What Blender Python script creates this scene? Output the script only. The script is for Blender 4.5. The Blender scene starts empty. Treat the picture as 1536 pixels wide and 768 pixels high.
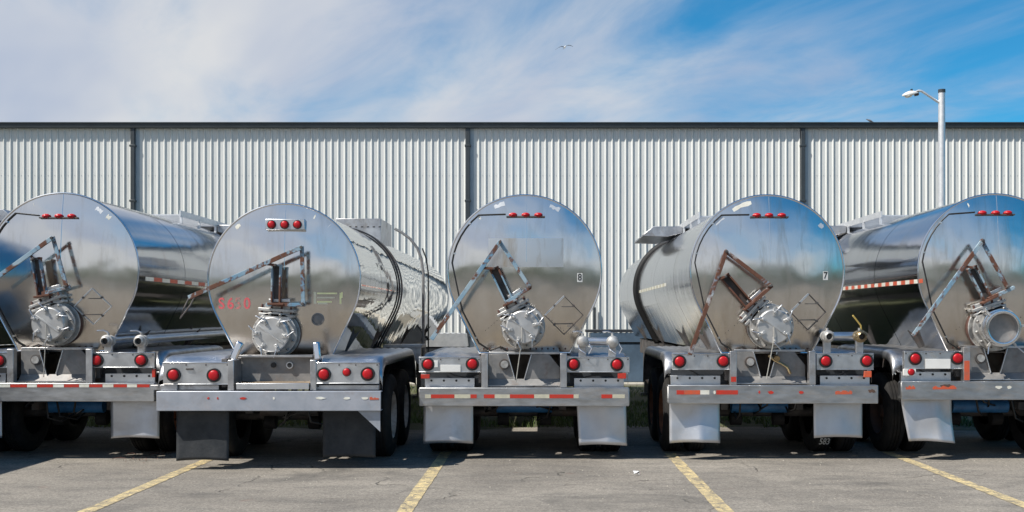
import bpy, bmesh, math, random
from mathutils import Vector, Matrix, noise as mnoise
R_ = math.radians
random.seed(7)
S = bpy.context.scene
COL = S.collection

# ------------------------------------------------------------------ camera
CAMZ = 1.71; F = 1638.0; VX, VY = 812.0, 477.0
cd = bpy.data.cameras.new('camera'); cam = bpy.data.objects.new('camera', cd); COL.objects.link(cam)
cam.location = (0, 0, CAMZ); cam.rotation_euler = (R_(90), 0, 0)
cd.sensor_width = 36; cd.lens = 36*F/1536
cd.shift_x = (768-VX)/1536; cd.shift_y = (VY-384)/1536
cd.clip_start = 0.1; cd.clip_end = 3000
S.camera = cam

# ------------------------------------------------------------------ light and sky
SUNV = Vector((-.70, -.42, 1.0)).normalized()          # towards the sun
SUN_EL = math.asin(SUNV.z); SUN_ROT = math.atan2(SUNV.x, SUNV.y)
sd = bpy.data.lights.new('sun', 'SUN'); sd.energy = 4.8; sd.angle = R_(0.5); sd.color = (1, .945, .86)
sun = bpy.data.objects.new('sun', sd); COL.objects.link(sun)
sun.rotation_euler = SUNV.to_track_quat('Z', 'Y').to_euler(); sun.location = (0, 0, 30)

W = bpy.data.worlds.new('World'); S.world = W; W.use_nodes = True
wn = W.node_tree; wn.nodes.clear()
def N(nt, typ, **kw):
    n = nt.nodes.new(typ)
    for k, v in kw.items():
        if k.startswith('i_'):
            key = k[2:]; key = int(key) if key.isdigit() else key.replace('_', ' ')
            n.inputs[key].default_value = v
        else: setattr(n, k, v)
    return n
def LK(nt, a, b): nt.links.new(a, b)
def M_(nt, op, a, b=None, c=None, clamp=False):
    n = nt.nodes.new('ShaderNodeMath'); n.operation = op; n.use_clamp = clamp
    for i, v in enumerate((a, b, c)):
        if v is None: continue
        if isinstance(v, (int, float)): n.inputs[i].default_value = v
        else: nt.links.new(v, n.inputs[i])
    return n.outputs[0]
def MIXC(nt, fac, a, b, blend='MIX'):
    n = nt.nodes.new('ShaderNodeMix'); n.data_type = 'RGBA'; n.blend_type = blend
    for s, v in ((n.inputs[0], fac), (n.inputs[6], a), (n.inputs[7], b)):
        if isinstance(v, (int, float)): s.default_value = v
        elif isinstance(v, (tuple, list)): s.default_value = tuple(v) + ((1,) if len(v) == 3 else ())
        else: nt.links.new(v, s)
    return n.outputs[2]
def RAMP(nt, fac, stops, interp='LINEAR'):
    n = nt.nodes.new('ShaderNodeValToRGB'); n.color_ramp.interpolation = interp
    e = n.color_ramp.elements
    while len(e) < len(stops): e.new(.5)
    for el, (p, c) in zip(e, stops):
        el.position = p; el.color = (c, c, c, 1) if isinstance(c, (int, float)) else tuple(c)+(1,)
    nt.links.new(fac, n.inputs[0]); return n.outputs[0]

sky = N(wn, 'ShaderNodeTexSky', sky_type='NISHITA', sun_disc=False, sun_elevation=SUN_EL, sun_rotation=SUN_ROT)
sky.altitude = 0; sky.air_density = 1.0; sky.dust_density = .3; sky.ozone_density = 2.0
tc = N(wn, 'ShaderNodeTexCoord'); sep = N(wn, 'ShaderNodeSeparateXYZ'); LK(wn, tc.outputs['Generated'], sep.inputs[0])
vx, vy, vz = sep.outputs
zz = M_(wn, 'ADD', M_(wn, 'MAXIMUM', vz, 0.0), .13)
uu = M_(wn, 'DIVIDE', vx, zz); ww = M_(wn, 'DIVIDE', vy, zz)
# streak frame: along (-.468,.884), across (.884,.468)
al = M_(wn, 'ADD', M_(wn, 'MULTIPLY', uu, -.468), M_(wn, 'MULTIPLY', ww, .884))
ac = M_(wn, 'ADD', M_(wn, 'MULTIPLY', uu, .884), M_(wn, 'MULTIPLY', ww, .468))
def streak(sa, sc, scale, det, rough, off, dist=0.0):
    cb = N(wn, 'ShaderNodeCombineXYZ'); LK(wn, M_(wn, 'MULTIPLY', al, sa), cb.inputs[0]); LK(wn, M_(wn, 'MULTIPLY', ac, sc), cb.inputs[1]); cb.inputs[2].default_value = off
    t = N(wn, 'ShaderNodeTexNoise', i_Scale=scale, i_Detail=det, i_Roughness=rough, i_Distortion=dist); LK(wn, cb.outputs[0], t.inputs['Vector'])
    return t.outputs[0]
n1 = streak(.30, 1.0, 1.15, 5.0, .50, 3.1, .25)
n2 = streak(.5, 1.0, 2.6, 7.0, .60, 8.4, .5)
nz = M_(wn, 'ADD', M_(wn, 'MULTIPLY', n1, .66), M_(wn, 'MULTIPLY', n2, .34))
bias = M_(wn, 'ADD', M_(wn, 'MULTIPLY', vx, -1.15), M_(wn, 'MULTIPLY', M_(wn, 'SUBTRACT', vz, .17), -1.7))
dens = M_(wn, 'ADD', M_(wn, 'MULTIPLY', M_(wn, 'SUBTRACT', nz, .5), 3.6), M_(wn, 'ADD', bias, .74))
cover = N(wn, 'ShaderNodeMapRange', interpolation_type='SMOOTHSTEP'); LK(wn, M_(wn, 'ADD', dens, M_(wn, 'MULTIPLY', M_(wn, 'MAXIMUM', M_(wn, 'MULTIPLY', vy, -1.0), 0.0), .22)), cover.inputs[0])
cover.inputs[1].default_value = 0.10; cover.inputs[2].default_value = 1.12; cover.inputs[3].default_value = 0; cover.inputs[4].default_value = .96
skyc = MIXC(wn, 1.0, sky.outputs[0], (.27, 1.16, 1.55), 'MULTIPLY')
n3 = streak(.35, 1.0, 1.6, 4.0, .5, 21.0, .2)
cloudc = MIXC(wn, RAMP(wn, n3, [(.36, 0.0), (.62, 1.0)]), (5.5, 6.4, 8.3), (9.3, 9.4, 9.6))
fin = MIXC(wn, cover.outputs[0], skyc, cloudc)
bg = N(wn, 'ShaderNodeBackground', i_Strength=.056); LK(wn, fin, bg.inputs[0])
wo = N(wn, 'ShaderNodeOutputWorld'); LK(wn, bg.outputs[0], wo.inputs[0])

S.render.engine = 'CYCLES'
S.view_settings.view_transform = 'Standard'; S.view_settings.look = 'None'
S.view_settings.exposure = 0.47; S.view_settings.gamma = 1.0
S.cycles.max_bounces = 8; S.cycles.glossy_bounces = 5; S.cycles.diffuse_bounces = 4

# ------------------------------------------------------------------ materials
MATS = {}
def mat(name):
    m = bpy.data.materials.new(name); m.use_nodes = True; nt = m.node_tree
    b = nt.nodes['Principled BSDF']; MATS[name] = m
    return m, nt, b
def ocoord(nt, scale=(1, 1, 1), rnd=True, kind='Object'):
    t = N(nt, 'ShaderNodeTexCoord'); mp = N(nt, 'ShaderNodeMapping'); mp.inputs['Scale'].default_value = scale
    LK(nt, t.outputs[kind], mp.inputs[0])
    if rnd:
        oi = N(nt, 'ShaderNodeObjectInfo'); vm = N(nt, 'ShaderNodeVectorMath', operation='MULTIPLY_ADD')
        cb = N(nt, 'ShaderNodeCombineXYZ')
        for i in range(3): LK(nt, oi.outputs['Random'], cb.inputs[i])
        LK(nt, cb.outputs[0], vm.inputs[0]); vm.inputs[1].default_value = (37, 19, 53); LK(nt, mp.outputs[0], vm.inputs[2])
        return vm.outputs[0]
    return mp.outputs[0]
def NZ(nt, co, scale, det=4, rough=.55, dist=0):
    t = N(nt, 'ShaderNodeTexNoise', i_Scale=scale, i_Detail=det, i_Roughness=rough, i_Distortion=dist); LK(nt, co, t.inputs['Vector']); return t.outputs[0]
def BUMP(nt, b, h, strength, dist):
    n = N(nt, 'ShaderNodeBump', i_Strength=strength, i_Distance=dist); LK(nt, h, n.inputs['Height']); LK(nt, n.outputs[0], b.inputs['Normal']); return n

def metal(name, c0, c1, r0, r1, scale=6.0, bump=0.0, bscale=3.0, metallic=1.0, stretch=(1, 1, 1), dirt=None):
    m, nt, b = mat(name)
    co = ocoord(nt, stretch)
    a = NZ(nt, co, scale, 5, .6)
    col = MIXC(nt, RAMP(nt, a, [(.35, 0.0), (.68, 1.0)]), c0, c1)
    if dirt:
        d = RAMP(nt, NZ(nt, co, scale*.55, 6, .7, .6), [(.52, 0.0), (.72, dirt[1])])
        col = MIXC(nt, d, col, dirt[0]); 
        LK(nt, M_(nt, 'SUBTRACT', metallic, M_(nt, 'MULTIPLY', d, metallic*.7)), b.inputs['Metallic'])
    else: b.inputs['Metallic'].default_value = metallic
    LK(nt, col, b.inputs['Base Color'])
    f = NZ(nt, co, scale*5, 4, .7)
    rr = M_(nt, 'ADD', M_(nt, 'MULTIPLY', a, (r1-r0)*.6), M_(nt, 'MULTIPLY', f, (r1-r0)*.4))
    LK(nt, M_(nt, 'ADD', rr, r0), b.inputs['Roughness'])
    if bump:
        scr = RAMP(nt, NZ(nt, ocoord(nt, (2, 2, 40)), 2.2, 6, .8, .2), [(.60, 0.0), (.66, 1.0)])
        BUMP(nt, b, M_(nt, 'ADD', NZ(nt, co, bscale, 2, .4), M_(nt, 'MULTIPLY', scr, -.12)), 1.0, bump)
    return m
# tank heads: brushed stainless
def head_steel(name, r0, r1, stain):
    m, nt, b = mat(name)
    co = ocoord(nt)
    a = NZ(nt, co, 1.6, 5, .6, .3); f = NZ(nt, ocoord(nt, (22, 22, 1.2)), 3.0, 3, .6)
    st = RAMP(nt, NZ(nt, ocoord(nt, (3.0, 1, .55)), 2.0, 6, .65, .5), [(.50, 0.0), (.75, stain)])
    col = MIXC(nt, a, (.72, .705, .68), (.82, .805, .78)); col = MIXC(nt, st, col, (.40, .32, .22))
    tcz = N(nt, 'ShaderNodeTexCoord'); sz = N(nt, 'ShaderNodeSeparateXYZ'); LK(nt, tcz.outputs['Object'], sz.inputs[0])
    ground_refl = RAMP(nt, M_(nt, 'ADD', M_(nt, 'MULTIPLY', M_(nt, 'SUBTRACT', 2.45, sz.outputs[2]), .9), M_(nt, 'MULTIPLY', M_(nt, 'SUBTRACT', NZ(nt, ocoord(nt, (1.6, 1, .8)), 2.4, 6, .7), .5), .9)), [(.10, 0.0), (.95, .62)])
    col = MIXC(nt, ground_refl, col, (.36, .295, .225))  # brown reflection of the ground painted into the lower head colour
    LK(nt, col, b.inputs['Base Color']); b.inputs['Metallic'].default_value = 1.0
    rr = M_(nt, 'ADD', M_(nt, 'MULTIPLY', a, r1-r0), M_(nt, 'ADD', M_(nt, 'MULTIPLY', ground_refl, .14), r0))
    rr = M_(nt, 'ADD', rr, M_(nt, 'MULTIPLY', f, .03)); rr = M_(nt, 'ADD', rr, M_(nt, 'MULTIPLY', st, .18))
    LK(nt, rr, b.inputs['Roughness'])
    BUMP(nt, b, NZ(nt, co, 2.3, 2, .4), 1.0, .006)
    return m
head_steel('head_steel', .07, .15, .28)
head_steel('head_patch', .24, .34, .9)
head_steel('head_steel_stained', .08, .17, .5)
def shell_steel(name, col0, col1, r0, r1, bmp, ripple=0.0):
    m, nt, b = mat(name)
    co = ocoord(nt)
    a = NZ(nt, co, 1.1, 4, .6)
    st = RAMP(nt, NZ(nt, ocoord(nt, (1.4, 2.2, .7)), 1.8, 6, .65, .5), [(.52, 0.0), (.78, .5)])
    col = MIXC(nt, a, col0, col1); col = MIXC(nt, st, col, (.42, .37, .30))
    LK(nt, col, b.inputs['Base Color']); b.inputs['Metallic'].default_value = 1.0
    LK(nt, M_(nt, 'ADD', M_(nt, 'MULTIPLY', a, r1-r0), M_(nt, 'ADD', M_(nt, 'MULTIPLY', st, .15), r0)), b.inputs['Roughness'])
    h = NZ(nt, ocoord(nt, (.6, 1.5, .6)), 1.7, 2, .4)
    if ripple:
        h2 = NZ(nt, ocoord(nt, (1, .8, 1)), 4.5, 1, .4)
        h = M_(nt, 'ADD', h, M_(nt, 'MULTIPLY', h2, ripple))
    BUMP(nt, b, h, 1.0, bmp)
    return m
shell_steel('shell_steel', (.44, .45, .48), (.56, .57, .59), .06, .15, .003)
shell_steel('shell_mirror', (.66, .66, .65), (.74, .74, .72), .01, .04, .0028, .22)
metal('aluminium', (.42, .42, .43), (.60, .605, .61), .28, .52, 6, bump=.003, bscale=7, dirt=((.13, .10, .075), .85))
metal('aluminium_bright', (.62, .64, .67), (.72, .73, .75), .28, .45, 4, dirt=((.36, .33, .30), .4))
metal('panel_metal', (.50, .51, .52), (.68, .69, .70), .32, .50, 6, bump=.003, bscale=6, dirt=((.20, .16, .12), .7))
metal('bumper_metal', (.38, .385, .39), (.55, .555, .56), .30, .50, 4, bump=.004, bscale=5, stretch=(1, 1, 3), dirt=((.25, .20, .16), .6))
metal('bumper_paint_grey', (.33, .36, .41), (.41, .43, .48), .40, .60, 6, bump=.003, metallic=.5, dirt=((.24, .17, .12), .35))
metal('flap_metal', (.50, .51, .54), (.60, .61, .63), .34, .50, 3, bump=.004, bscale=4, metallic=.85, dirt=((.34, .31, .28), .45))
metal('cast_grey', (.30, .30, .295), (.58, .575, .56), .38, .62, 14, bump=.002, bscale=16, metallic=.6, dirt=((.30, .22, .16), .5))
metal('trim_steel', (.70, .71, .73), (.78, .78, .8), .12, .22, 5)
metal('cover_metal', (.46, .46, .455), (.56, .555, .545), .36, .5, 9, metallic=.75, dirt=((.26, .22, .18), .35))
metal('pipe_metal', (.52, .54, .58), (.66, .67, .70), .25, .42, 6, dirt=((.3, .26, .22), .4))
metal('grime_metal', (.06, .06, .063), (.15, .14, .135), .5, .75, 5, metallic=.5, dirt=((.12, .07, .045), .8))
metal('dull_metal', (.20, .20, .20), (.30, .29, .28), .5, .7, 7, metallic=.6, dirt=((.16, .10, .07), .6))
metal('galvanised', (.60, .62, .64), (.72, .73, .74), .35, .55, 9, metallic=.6)
def simple(name, col, rough, metallic=0, spec=.5, var=.25, scale=6, bump=0, col2=None):
    m, nt, b = mat(name); co = ocoord(nt)
    c2 = col2 or tuple(v*(1-var) for v in col)
    LK(nt, MIXC(nt, RAMP(nt, NZ(nt, co, scale, 5, .65), [(.35, 0.0), (.7, 1.0)]), col, c2), b.inputs['Base Color'])
    b.inputs['Roughness'].default_value = rough; b.inputs['Metallic'].default_value = metallic
    b.inputs['Specular IOR Level'].default_value = spec
    if bump: BUMP(nt, b, NZ(nt, co, scale*4, 3, .6), 1, bump)
    return m
simple('rubber', (.014, .014, .015), .82, spec=.25, scale=8, bump=.003, col2=(.030, .028, .026))
simple('flap_rubber', (.016, .020, .025), .55, spec=.35, scale=5, bump=.004, col2=(.040, .043, .047))
simple('black_cable', (.015, .015, .016), .5)
simple('blue_paint', (.035, .17, .40), .45, var=.5, scale=7)
simple('rim_cream', (.74, .72, .68), .5, scale=5, col2=(.34, .27, .2))
simple('rim_rust', (.30, .105, .04), .75, scale=9, col2=(.13, .055, .03), bump=.004)
simple('rim_dark', (.07, .045, .035), .75, scale=9, col2=(.12, .06, .04))
simple('tape_red', (.50, .028, .014), .4, scale=20, col2=(.36, .04, .025))
simple('tape_orange', (.56, .085, .03), .45, scale=16, col2=(.38, .10, .06))
simple('tape_white', (.72, .72, .66), .35, scale=10, col2=(.55, .53, .45))
simple('tape_cream', (.52, .50, .38), .5, scale=16, col2=(.42, .40, .32))
simple('gasket_brown', (.10, .045, .035), .7, scale=12)
simple('wood_plank', (.26, .20, .14), .8, scale=10, col2=(.14, .11, .08))
simple('decal_white', (.70, .70, .68), .5, var=.1)
simple('decal_black', (.02, .02, .02), .5)
simple('sticker_yellow_green', (.46, .50, .26), .5, scale=30, col2=(.30, .34, .22))
simple('sticker_dull', (.33, .35, .30), .5, scale=26, col2=(.25, .26, .22))
simple('brass', (.34, .26, .15), .35, metallic=.9, scale=18)
simple('yellow_handle', (.62, .46, .12), .5)
simple('cabinet_blue', (.085, .135, .20), .55, scale=3, var=.3)
simple('dark_steel_paint', (.035, .04, .048), .5, scale=5, var=.4)
simple('rope', (.42, .41, .38), .8, scale=40)
simple('feather_white', (.72, .72, .72), .8)
simple('feather_grey', (.10, .105, .12), .8)
simple('bare_dirt', (.10, .075, .05), .95, scale=14)
simple('leaf_litter', (.16, .055, .035), .9, scale=20, col2=(.07, .04, .03))
simple('paper_white', (.8, .8, .8), .7, var=.05)
# faded red lettering
m, nt, b = mat('faded_red'); co = ocoord(nt); b.inputs['Roughness'].default_value = .5
LK(nt, MIXC(nt, NZ(nt, co, 30, 4, .6), (.62, .07, .10), (.42, .12, .12)), b.inputs['Base Color'])
m, nt, b = mat('worn_red'); co = ocoord(nt); b.inputs['Roughness'].default_value = .4
wr = RAMP(nt, NZ(nt, co, 26, 4, .6), [(.44, 0.0), (.56, 1.0)])
LK(nt, MIXC(nt, wr, (.45, .16, .15), (.36, .34, .32)), b.inputs['Base Color']); LK(nt, wr, b.inputs['Metallic'])
# red lamp lenses
m, nt, b = mat('red_lens'); co = ocoord(nt)
LK(nt, MIXC(nt, NZ(nt, co, 30, 2, .5), (.50, .006, .012), (.30, .004, .008)), b.inputs['Base Color'])
b.inputs['Roughness'].default_value = .38; b.inputs['Specular IOR Level'].default_value = .4
BUMP(nt, b, NZ(nt, ocoord(nt, (1, 1, 1)), 90, 1, .3), .4, .003)
# blue paint flaking to rust
def rusty(name, lo, hi, base=(.27, .36, .42), base2=(.12, .24, .35)):
    m, nt, b = mat(name); co = ocoord(nt)
    t = RAMP(nt, NZ(nt, co, 4.5, 6, .7, .4), [(lo, 0.0), (hi, 1.0)])
    bl = MIXC(nt, RAMP(nt, NZ(nt, co, 3.0, 3, .5), [(.4, 0.0), (.62, 1.0)]), base, base2)
    ru = MIXC(nt, NZ(nt, co, 22, 4, .7), (.045, .020, .015), (.17, .070, .040))
    LK(nt, MIXC(nt, t, bl, ru), b.inputs['Base Color'])
    LK(nt, M_(nt, 'ADD', M_(nt, 'MULTIPLY', t, .35), .5), b.inputs['Roughness'])
    BUMP(nt, b, M_(nt, 'ADD', t, NZ(nt, co, 40, 4, .7)), .7, .002)
rusty('blue_rust_light', .49, .55)
rusty('blue_rust_mid', .44, .50)
rusty('rust_heavy', .36, .46, (.42, .42, .42), (.22, .36, .48))
# warehouse sheet
m, nt, b = mat('wall_sheet'); co = ocoord(nt, (1, 1, 1), False)
sv = ocoord(nt, (3.2, 1, .18), False)
c = MIXC(nt, RAMP(nt, NZ(nt, sv, 1.7, 5, .6), [(.3, 0.0), (.72, 1.0)]), (.66, .67, .65), (.57, .585, .575))
c = MIXC(nt, RAMP(nt, NZ(nt, sv, 4.5, 6, .7), [(.55, 0.0), (.80, .45)]), c, (.40, .37, .30))
LK(nt, c, b.inputs['Base Color']); b.inputs['Roughness'].default_value = .42
BUMP(nt, b, NZ(nt, ocoord(nt, (1.2, 1, .5), False), 2.2, 3, .5), 1, .006)
simple('wall_flat_blue', (.40, .46, .50), .5, scale=3, var=.12)
simple('dark_trim', (.038, .048, .056), .45, scale=4, var=.3)
simple('roof_sheet', (.35, .36, .36), .5, scale=2)
# asphalt
m, nt, b = mat('asphalt'); co = ocoord(nt, (1, 1, 1), False)
big = NZ(nt, co, .45, 5, .6, .4); mid = NZ(nt, ocoord(nt, (.6, 1.6, 1), False), 2.3, 6, .7); fine = NZ(nt, co, 42, 4, .85)
c = MIXC(nt, RAMP(nt, big, [(.32, 0.0), (.68, 1.0)]), (.175, .162, .145), (.270, .250, .220))
c = MIXC(nt, RAMP(nt, mid, [(.45, 0.0), (.72, .75)]), c, (.115, .110, .104))
sp = RAMP(nt, fine, [(.30, 0.0), (.5, .5), (.70, 1.0)])
g2 = RAMP(nt, NZ(nt, co, 17, 5, .8), [(.34, 0.0), (.66, 1.0)])
c = MIXC(nt, .85, c, MIXC(nt, sp, (.10, .10, .10), (.90, .88, .85)), 'SOFT_LIGHT')
c = MIXC(nt, .5, c, MIXC(nt, g2, (.20, .20, .20), (.80, .79, .78)), 'SOFT_LIGHT')
vo = N(nt, 'ShaderNodeTexVoronoi', i_Scale=30.0); LK(nt, co, vo.inputs['Vector'])
sc = RAMP(nt, vo.outputs['Distance'], [(.0, 1.0), (.20, 0.0)])
c = MIXC(nt, M_(nt, 'MULTIPLY', sc, .55), c, (.46, .44, .40))
# cracks
wco = N(nt, 'ShaderNodeVectorMath', operation='MULTIPLY_ADD'); nn = N(nt, 'ShaderNodeTexNoise', i_Scale=1.6, i_Detail=5.0); LK(nt, co, nn.inputs['Vector'])
LK(nt, nn.outputs['Color'], wco.inputs[0]); wco.inputs[1].default_value = (1.1, 1.1, 0); LK(nt, co, wco.inputs[2])
vc = N(nt, 'ShaderNodeTexVoronoi', feature='DISTANCE_TO_EDGE', i_Scale=.42); LK(nt, wco.outputs[0], vc.inputs['Vector'])
cr = RAMP(nt, vc.outputs['Distance'], [(.0, 1.0), (.007, 0.0)])
crm = M_(nt, 'MULTIPLY', cr, RAMP(nt, NZ(nt, co, .9, 3, .6), [(.48, 0.0), (.60, .8)]))
c = MIXC(nt, crm, c, (.03, .028, .025))
oil = RAMP(nt, NZ(nt, ocoord(nt, (.7, 1, 1), False), .8, 5, .65, 1.0), [(.54, 0.0), (.70, .65)])
c = MIXC(nt, oil, c, (.075, .072, .068))
rs = RAMP(nt, NZ(nt, ocoord(nt, (1, 1, 1), False), 1.3, 2, .5), [(.72, 0.0), (.80, .5)])
c = MIXC(nt, rs, c, (.22, .09, .06))
LK(nt, c, b.inputs['Base Color']); b.inputs['Roughness'].default_value = .9; b.inputs['Specular IOR Level'].default_value = .3
hh = M_(nt, 'ADD', M_(nt, 'MULTIPLY', fine, .5), M_(nt, 'SUBTRACT', M_(nt, 'MULTIPLY', sc, .6), M_(nt, 'MULTIPLY', crm, 2.0)))
BUMP(nt, b, hh, .9, .006)
# worn yellow line paint
m, nt, b = mat('line_paint'); co = ocoord(nt, (1, 1, 1), False)
w1 = RAMP(nt, NZ(nt, co, 7, 6, .75), [(.40, 1.0), (.62, .15)])
w2 = RAMP(nt, NZ(nt, co, 60, 3, .8), [(.38, 1.0), (.60, .3)])
c = MIXC(nt, NZ(nt, co, 3, 3), (.90, .68, .29), (.78, .62, .31))
c = MIXC(nt, M_(nt, 'MULTIPLY', w1, w2), (.17, .155, .13), c)
crl = N(nt, 'ShaderNodeTexVoronoi', feature='DISTANCE_TO_EDGE', i_Scale=2.6); nn = N(nt, 'ShaderNodeTexNoise', i_Scale=5.0, i_Detail=4.0); LK(nt, co, nn.inputs['Vector'])
wv = N(nt, 'ShaderNodeVectorMath', operation='MULTIPLY_ADD'); LK(nt, nn.outputs['Color'], wv.inputs[0]); wv.inputs[1].default_value = (.5, .5, 0); LK(nt, co, wv.inputs[2]); LK(nt, wv.outputs[0], crl.inputs['Vector'])
c = MIXC(nt, RAMP(nt, crl.outputs['Distance'], [(.0, 1.0), (.03, 0.0)]), c, (.12, .11, .1))
LK(nt, c, b.inputs['Base Color']); b.inputs['Roughness'].default_value = .8; BUMP(nt, b, NZ(nt, co, 95, 3, .8), .9, .004)
simple('concrete', (.42, .39, .33), .9, scale=2.5, bump=.004, col2=(.30, .28, .24))
simple('dark_ground_tone', (.050, .050, .052), .85, scale=.6, col2=(.075, .073, .07))
simple('turf_soil', (.055, .068, .028), .95, scale=2, bump=.02, col2=(.09, .08, .045))
simple('grass_blade', (.07, .125, .028), .8, scale=.8, col2=(.14, .15, .05))
simple('far_trees', (.035, .055, .03), .95, scale=.15, col2=(.07, .075, .045))
simple('bark', (.08, .06, .045), .9)

# ------------------------------------------------------------------ mesh helpers
class MB:
    def __init__(s): s.v = []; s.f = []; s.m = []; s.mats = []
    def mi(s, m):
        if m not in s.mats: s.mats.append(m)
        return s.mats.index(m)
    def add(s, vs, fs, m):
        o = len(s.v); s.v += [tuple(v) for v in vs]; k = s.mi(m)
        for f in fs: s.f.append(tuple(i+o for i in f)); s.m.append(k)
        return s
    def box(s, x0, x1, y0, y1, z0, z1, m):
        vs = [(x, y, z) for z in (z0, z1) for y in (y0, y1) for x in (x0, x1)]
        return s.add(vs, [(0, 2, 3, 1), (4, 5, 7, 6), (0, 1, 5, 4), (2, 6, 7, 3), (0, 4, 6, 2), (1, 3, 7, 5)], m)
    def beam(s, a, b, w, t, m, up=(0, 1, 0), ext=0):       # w across in plane, t along 'up'
        a = Vector(a); b = Vector(b); d = (b-a).normalized(); a = a-d*ext; b = b+d*ext
        u = Vector(up); u = (u-d*u.dot(d)).normalized(); n = d.cross(u)
        vs = []
        for p in (a, b):
            for i, j in ((-1, -1), (1, -1), (1, 1), (-1, 1)): vs.append(p+n*(w/2*i)+u*(t/2*j))
        return s.add(vs, [(3, 2, 1, 0), (4, 5, 6, 7), (0, 1, 5, 4), (1, 2, 6, 5), (2, 3, 7, 6), (3, 0, 4, 7)], m)
    def cyl(s, a, b, r, m, seg=20, r2=None, caps=True):
        a = Vector(a); b = Vector(b); d = (b-a).normalized(); r2 = r if r2 is None else r2
        u = d.orthogonal().normalized(); n = d.cross(u); vs = []
        for p, rr in ((a, r), (b, r2)):
            for i in range(seg):
                t = 2*math.pi*i/seg; vs.append(p+(u*math.cos(t)+n*math.sin(t))*rr)
        fs = [(i, (i+1) % seg, seg+(i+1) % seg, seg+i) for i in range(seg)]
        if caps: fs += [tuple(range(seg-1, -1, -1)), tuple(range(seg, 2*seg))]
        return s.add(vs, fs, m)
    def lathe(s, o, axis, prof, m, seg=32):                # prof: (along, radius)
        o = Vector(o); d = Vector(axis).normalized(); u = d.orthogonal().normalized(); n = d.cross(u); vs = []
        for (h, r) in prof:
            for i in range(seg):
                t = 2*math.pi*i/seg; vs.append(o+d*h+(u*math.cos(t)+n*math.sin(t))*r)
        fs = []
        for k in range(len(prof)-1):
            for i in range(seg): fs.append((k*seg+i, k*seg+(i+1) % seg, (k+1)*seg+(i+1) % seg, (k+1)*seg+i))
        return s.add(vs, fs, m)
    def tube(s, pts, r, m, seg=8, closed=False):
        pts = [Vector(p) for p in pts]; n = len(pts); vs = []; pu = None
        for i, p in enumerate(pts):
            if closed: d = pts[(i+1) % n]-pts[i-1]
            else: d = pts[min(i+1, n-1)]-pts[max(i-1, 0)]
            d.normalize()
            u = d.orthogonal() if pu is None else pu-d*pu.dot(d)
            u.normalize(); pu = u; w = d.cross(u)
            for k in range(seg):
                t = 2*math.pi*k/seg; vs.append(p+(u*math.cos(t)+w*math.sin(t))*r)
        fs = []
        for i in range(n if closed else n-1):
            j = (i+1) % n
            for k in range(seg): fs.append((i*seg+k, i*seg+(k+1) % seg, j*seg+(k+1) % seg, j*seg+k))
        if not closed: fs += [tuple(range(seg-1, -1, -1)), tuple(range((n-1)*seg, n*seg))]
        return s.add(vs, fs, m)
    def prism(s, poly, a0, a1, m, axis='y'):               # poly in the other two coordinates
        n = len(poly)
        def P(p, a): return {'y': (p[0], a, p[1]), 'x': (a, p[0], p[1]), 'z': (p[0], p[1], a)}[axis]
        vs = [P(p, a0) for p in poly]+[P(p, a1) for p in poly]
        fs = [tuple(range(n)), tuple(range(2*n-1, n-1, -1))]+[(i, n+i, n+(i+1) % n, (i+1) % n) for i in range(n)]
        return s.add(vs, fs, m)
    def build(s, name, parent=None, loc=(0, 0, 0), bevel=0, smooth=35, **tags):
        me = bpy.data.meshes.new(name); me.from_pydata(s.v, [], s.f)
        for k in s.mats: me.materials.append(MATS[k])
        me.polygons.foreach_set('material_index', s.m)
        bm = bmesh.new(); bm.from_mesh(me); bmesh.ops.recalc_face_normals(bm, faces=bm.faces); bm.to_mesh(me); bm.free()
        me.polygons.foreach_set('use_smooth', [True]*len(me.polygons)); me.set_sharp_from_angle(angle=R_(smooth)); me.update()
        o = bpy.data.objects.new(name, me); COL.objects.link(o); o.location = loc
        if parent: o.parent = parent
        if bevel:
            bv = o.modifiers.new('bevel', 'BEVEL'); bv.width = bevel; bv.segments = 2; bv.limit_method = 'ANGLE'; bv.angle_limit = R_(40); bv.harden_normals = False
        for k, v in tags.items(): o[k] = v
        return o
def empty(name, loc, **tags):
    o = bpy.data.objects.new(name, None); COL.objects.link(o); o.location = loc; o.empty_display_size = .2
    for k, v in tags.items(): o[k] = v
    return o
def text_part(txt, size, matname, parent, fn, loc, sx=1.0, name='painted_number', ext=.001, chars=None):
    """lettering as a mesh; fn(x,z) gives the y it sits on"""
    cu = bpy.data.curves.new('t', 'FONT'); cu.body = txt; cu.size = size; cu.extrude = ext; cu.offset = size*.018; cu.align_x = 'CENTER'; cu.align_y = 'CENTER'
    to = bpy.data.objects.new('t', cu); COL.objects.link(to); bpy.context.view_layer.update()
    me = bpy.data.meshes.new_from_object(to.evaluated_get(bpy.context.evaluated_depsgraph_get()))
    bpy.data.objects.remove(to)
    for v in me.vertices:
        x, y, z = v.co; X = loc[0]+x*sx; Z = loc[1]+y
        v.co = (X, fn(X, Z)-z-.0025, Z)
    me.materials.clear(); me.materials.append(MATS[matname]); me.name = name
    o = bpy.data.objects.new(name, me); COL.objects.link(o); o.parent = parent
    return o

# ------------------------------------------------------------------ the setting
def sheet(name, x0, x1, y0, y1, z, m, **t):
    return MB().add([(x0, y0, z), (x1, y0, z), (x1, y1, z), (x0, y1, z)], [(0, 1, 2, 3)], m).build(name, kind='structure', **t)
sheet('ground', -900, 900, -900, 900, 0, 'asphalt')
sheet('added_dark_ground', -300, 300, -62, -17, .004, 'dark_ground_tone')  # unseen dark ground, added to widen the dark band mirrored in the heads
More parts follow.
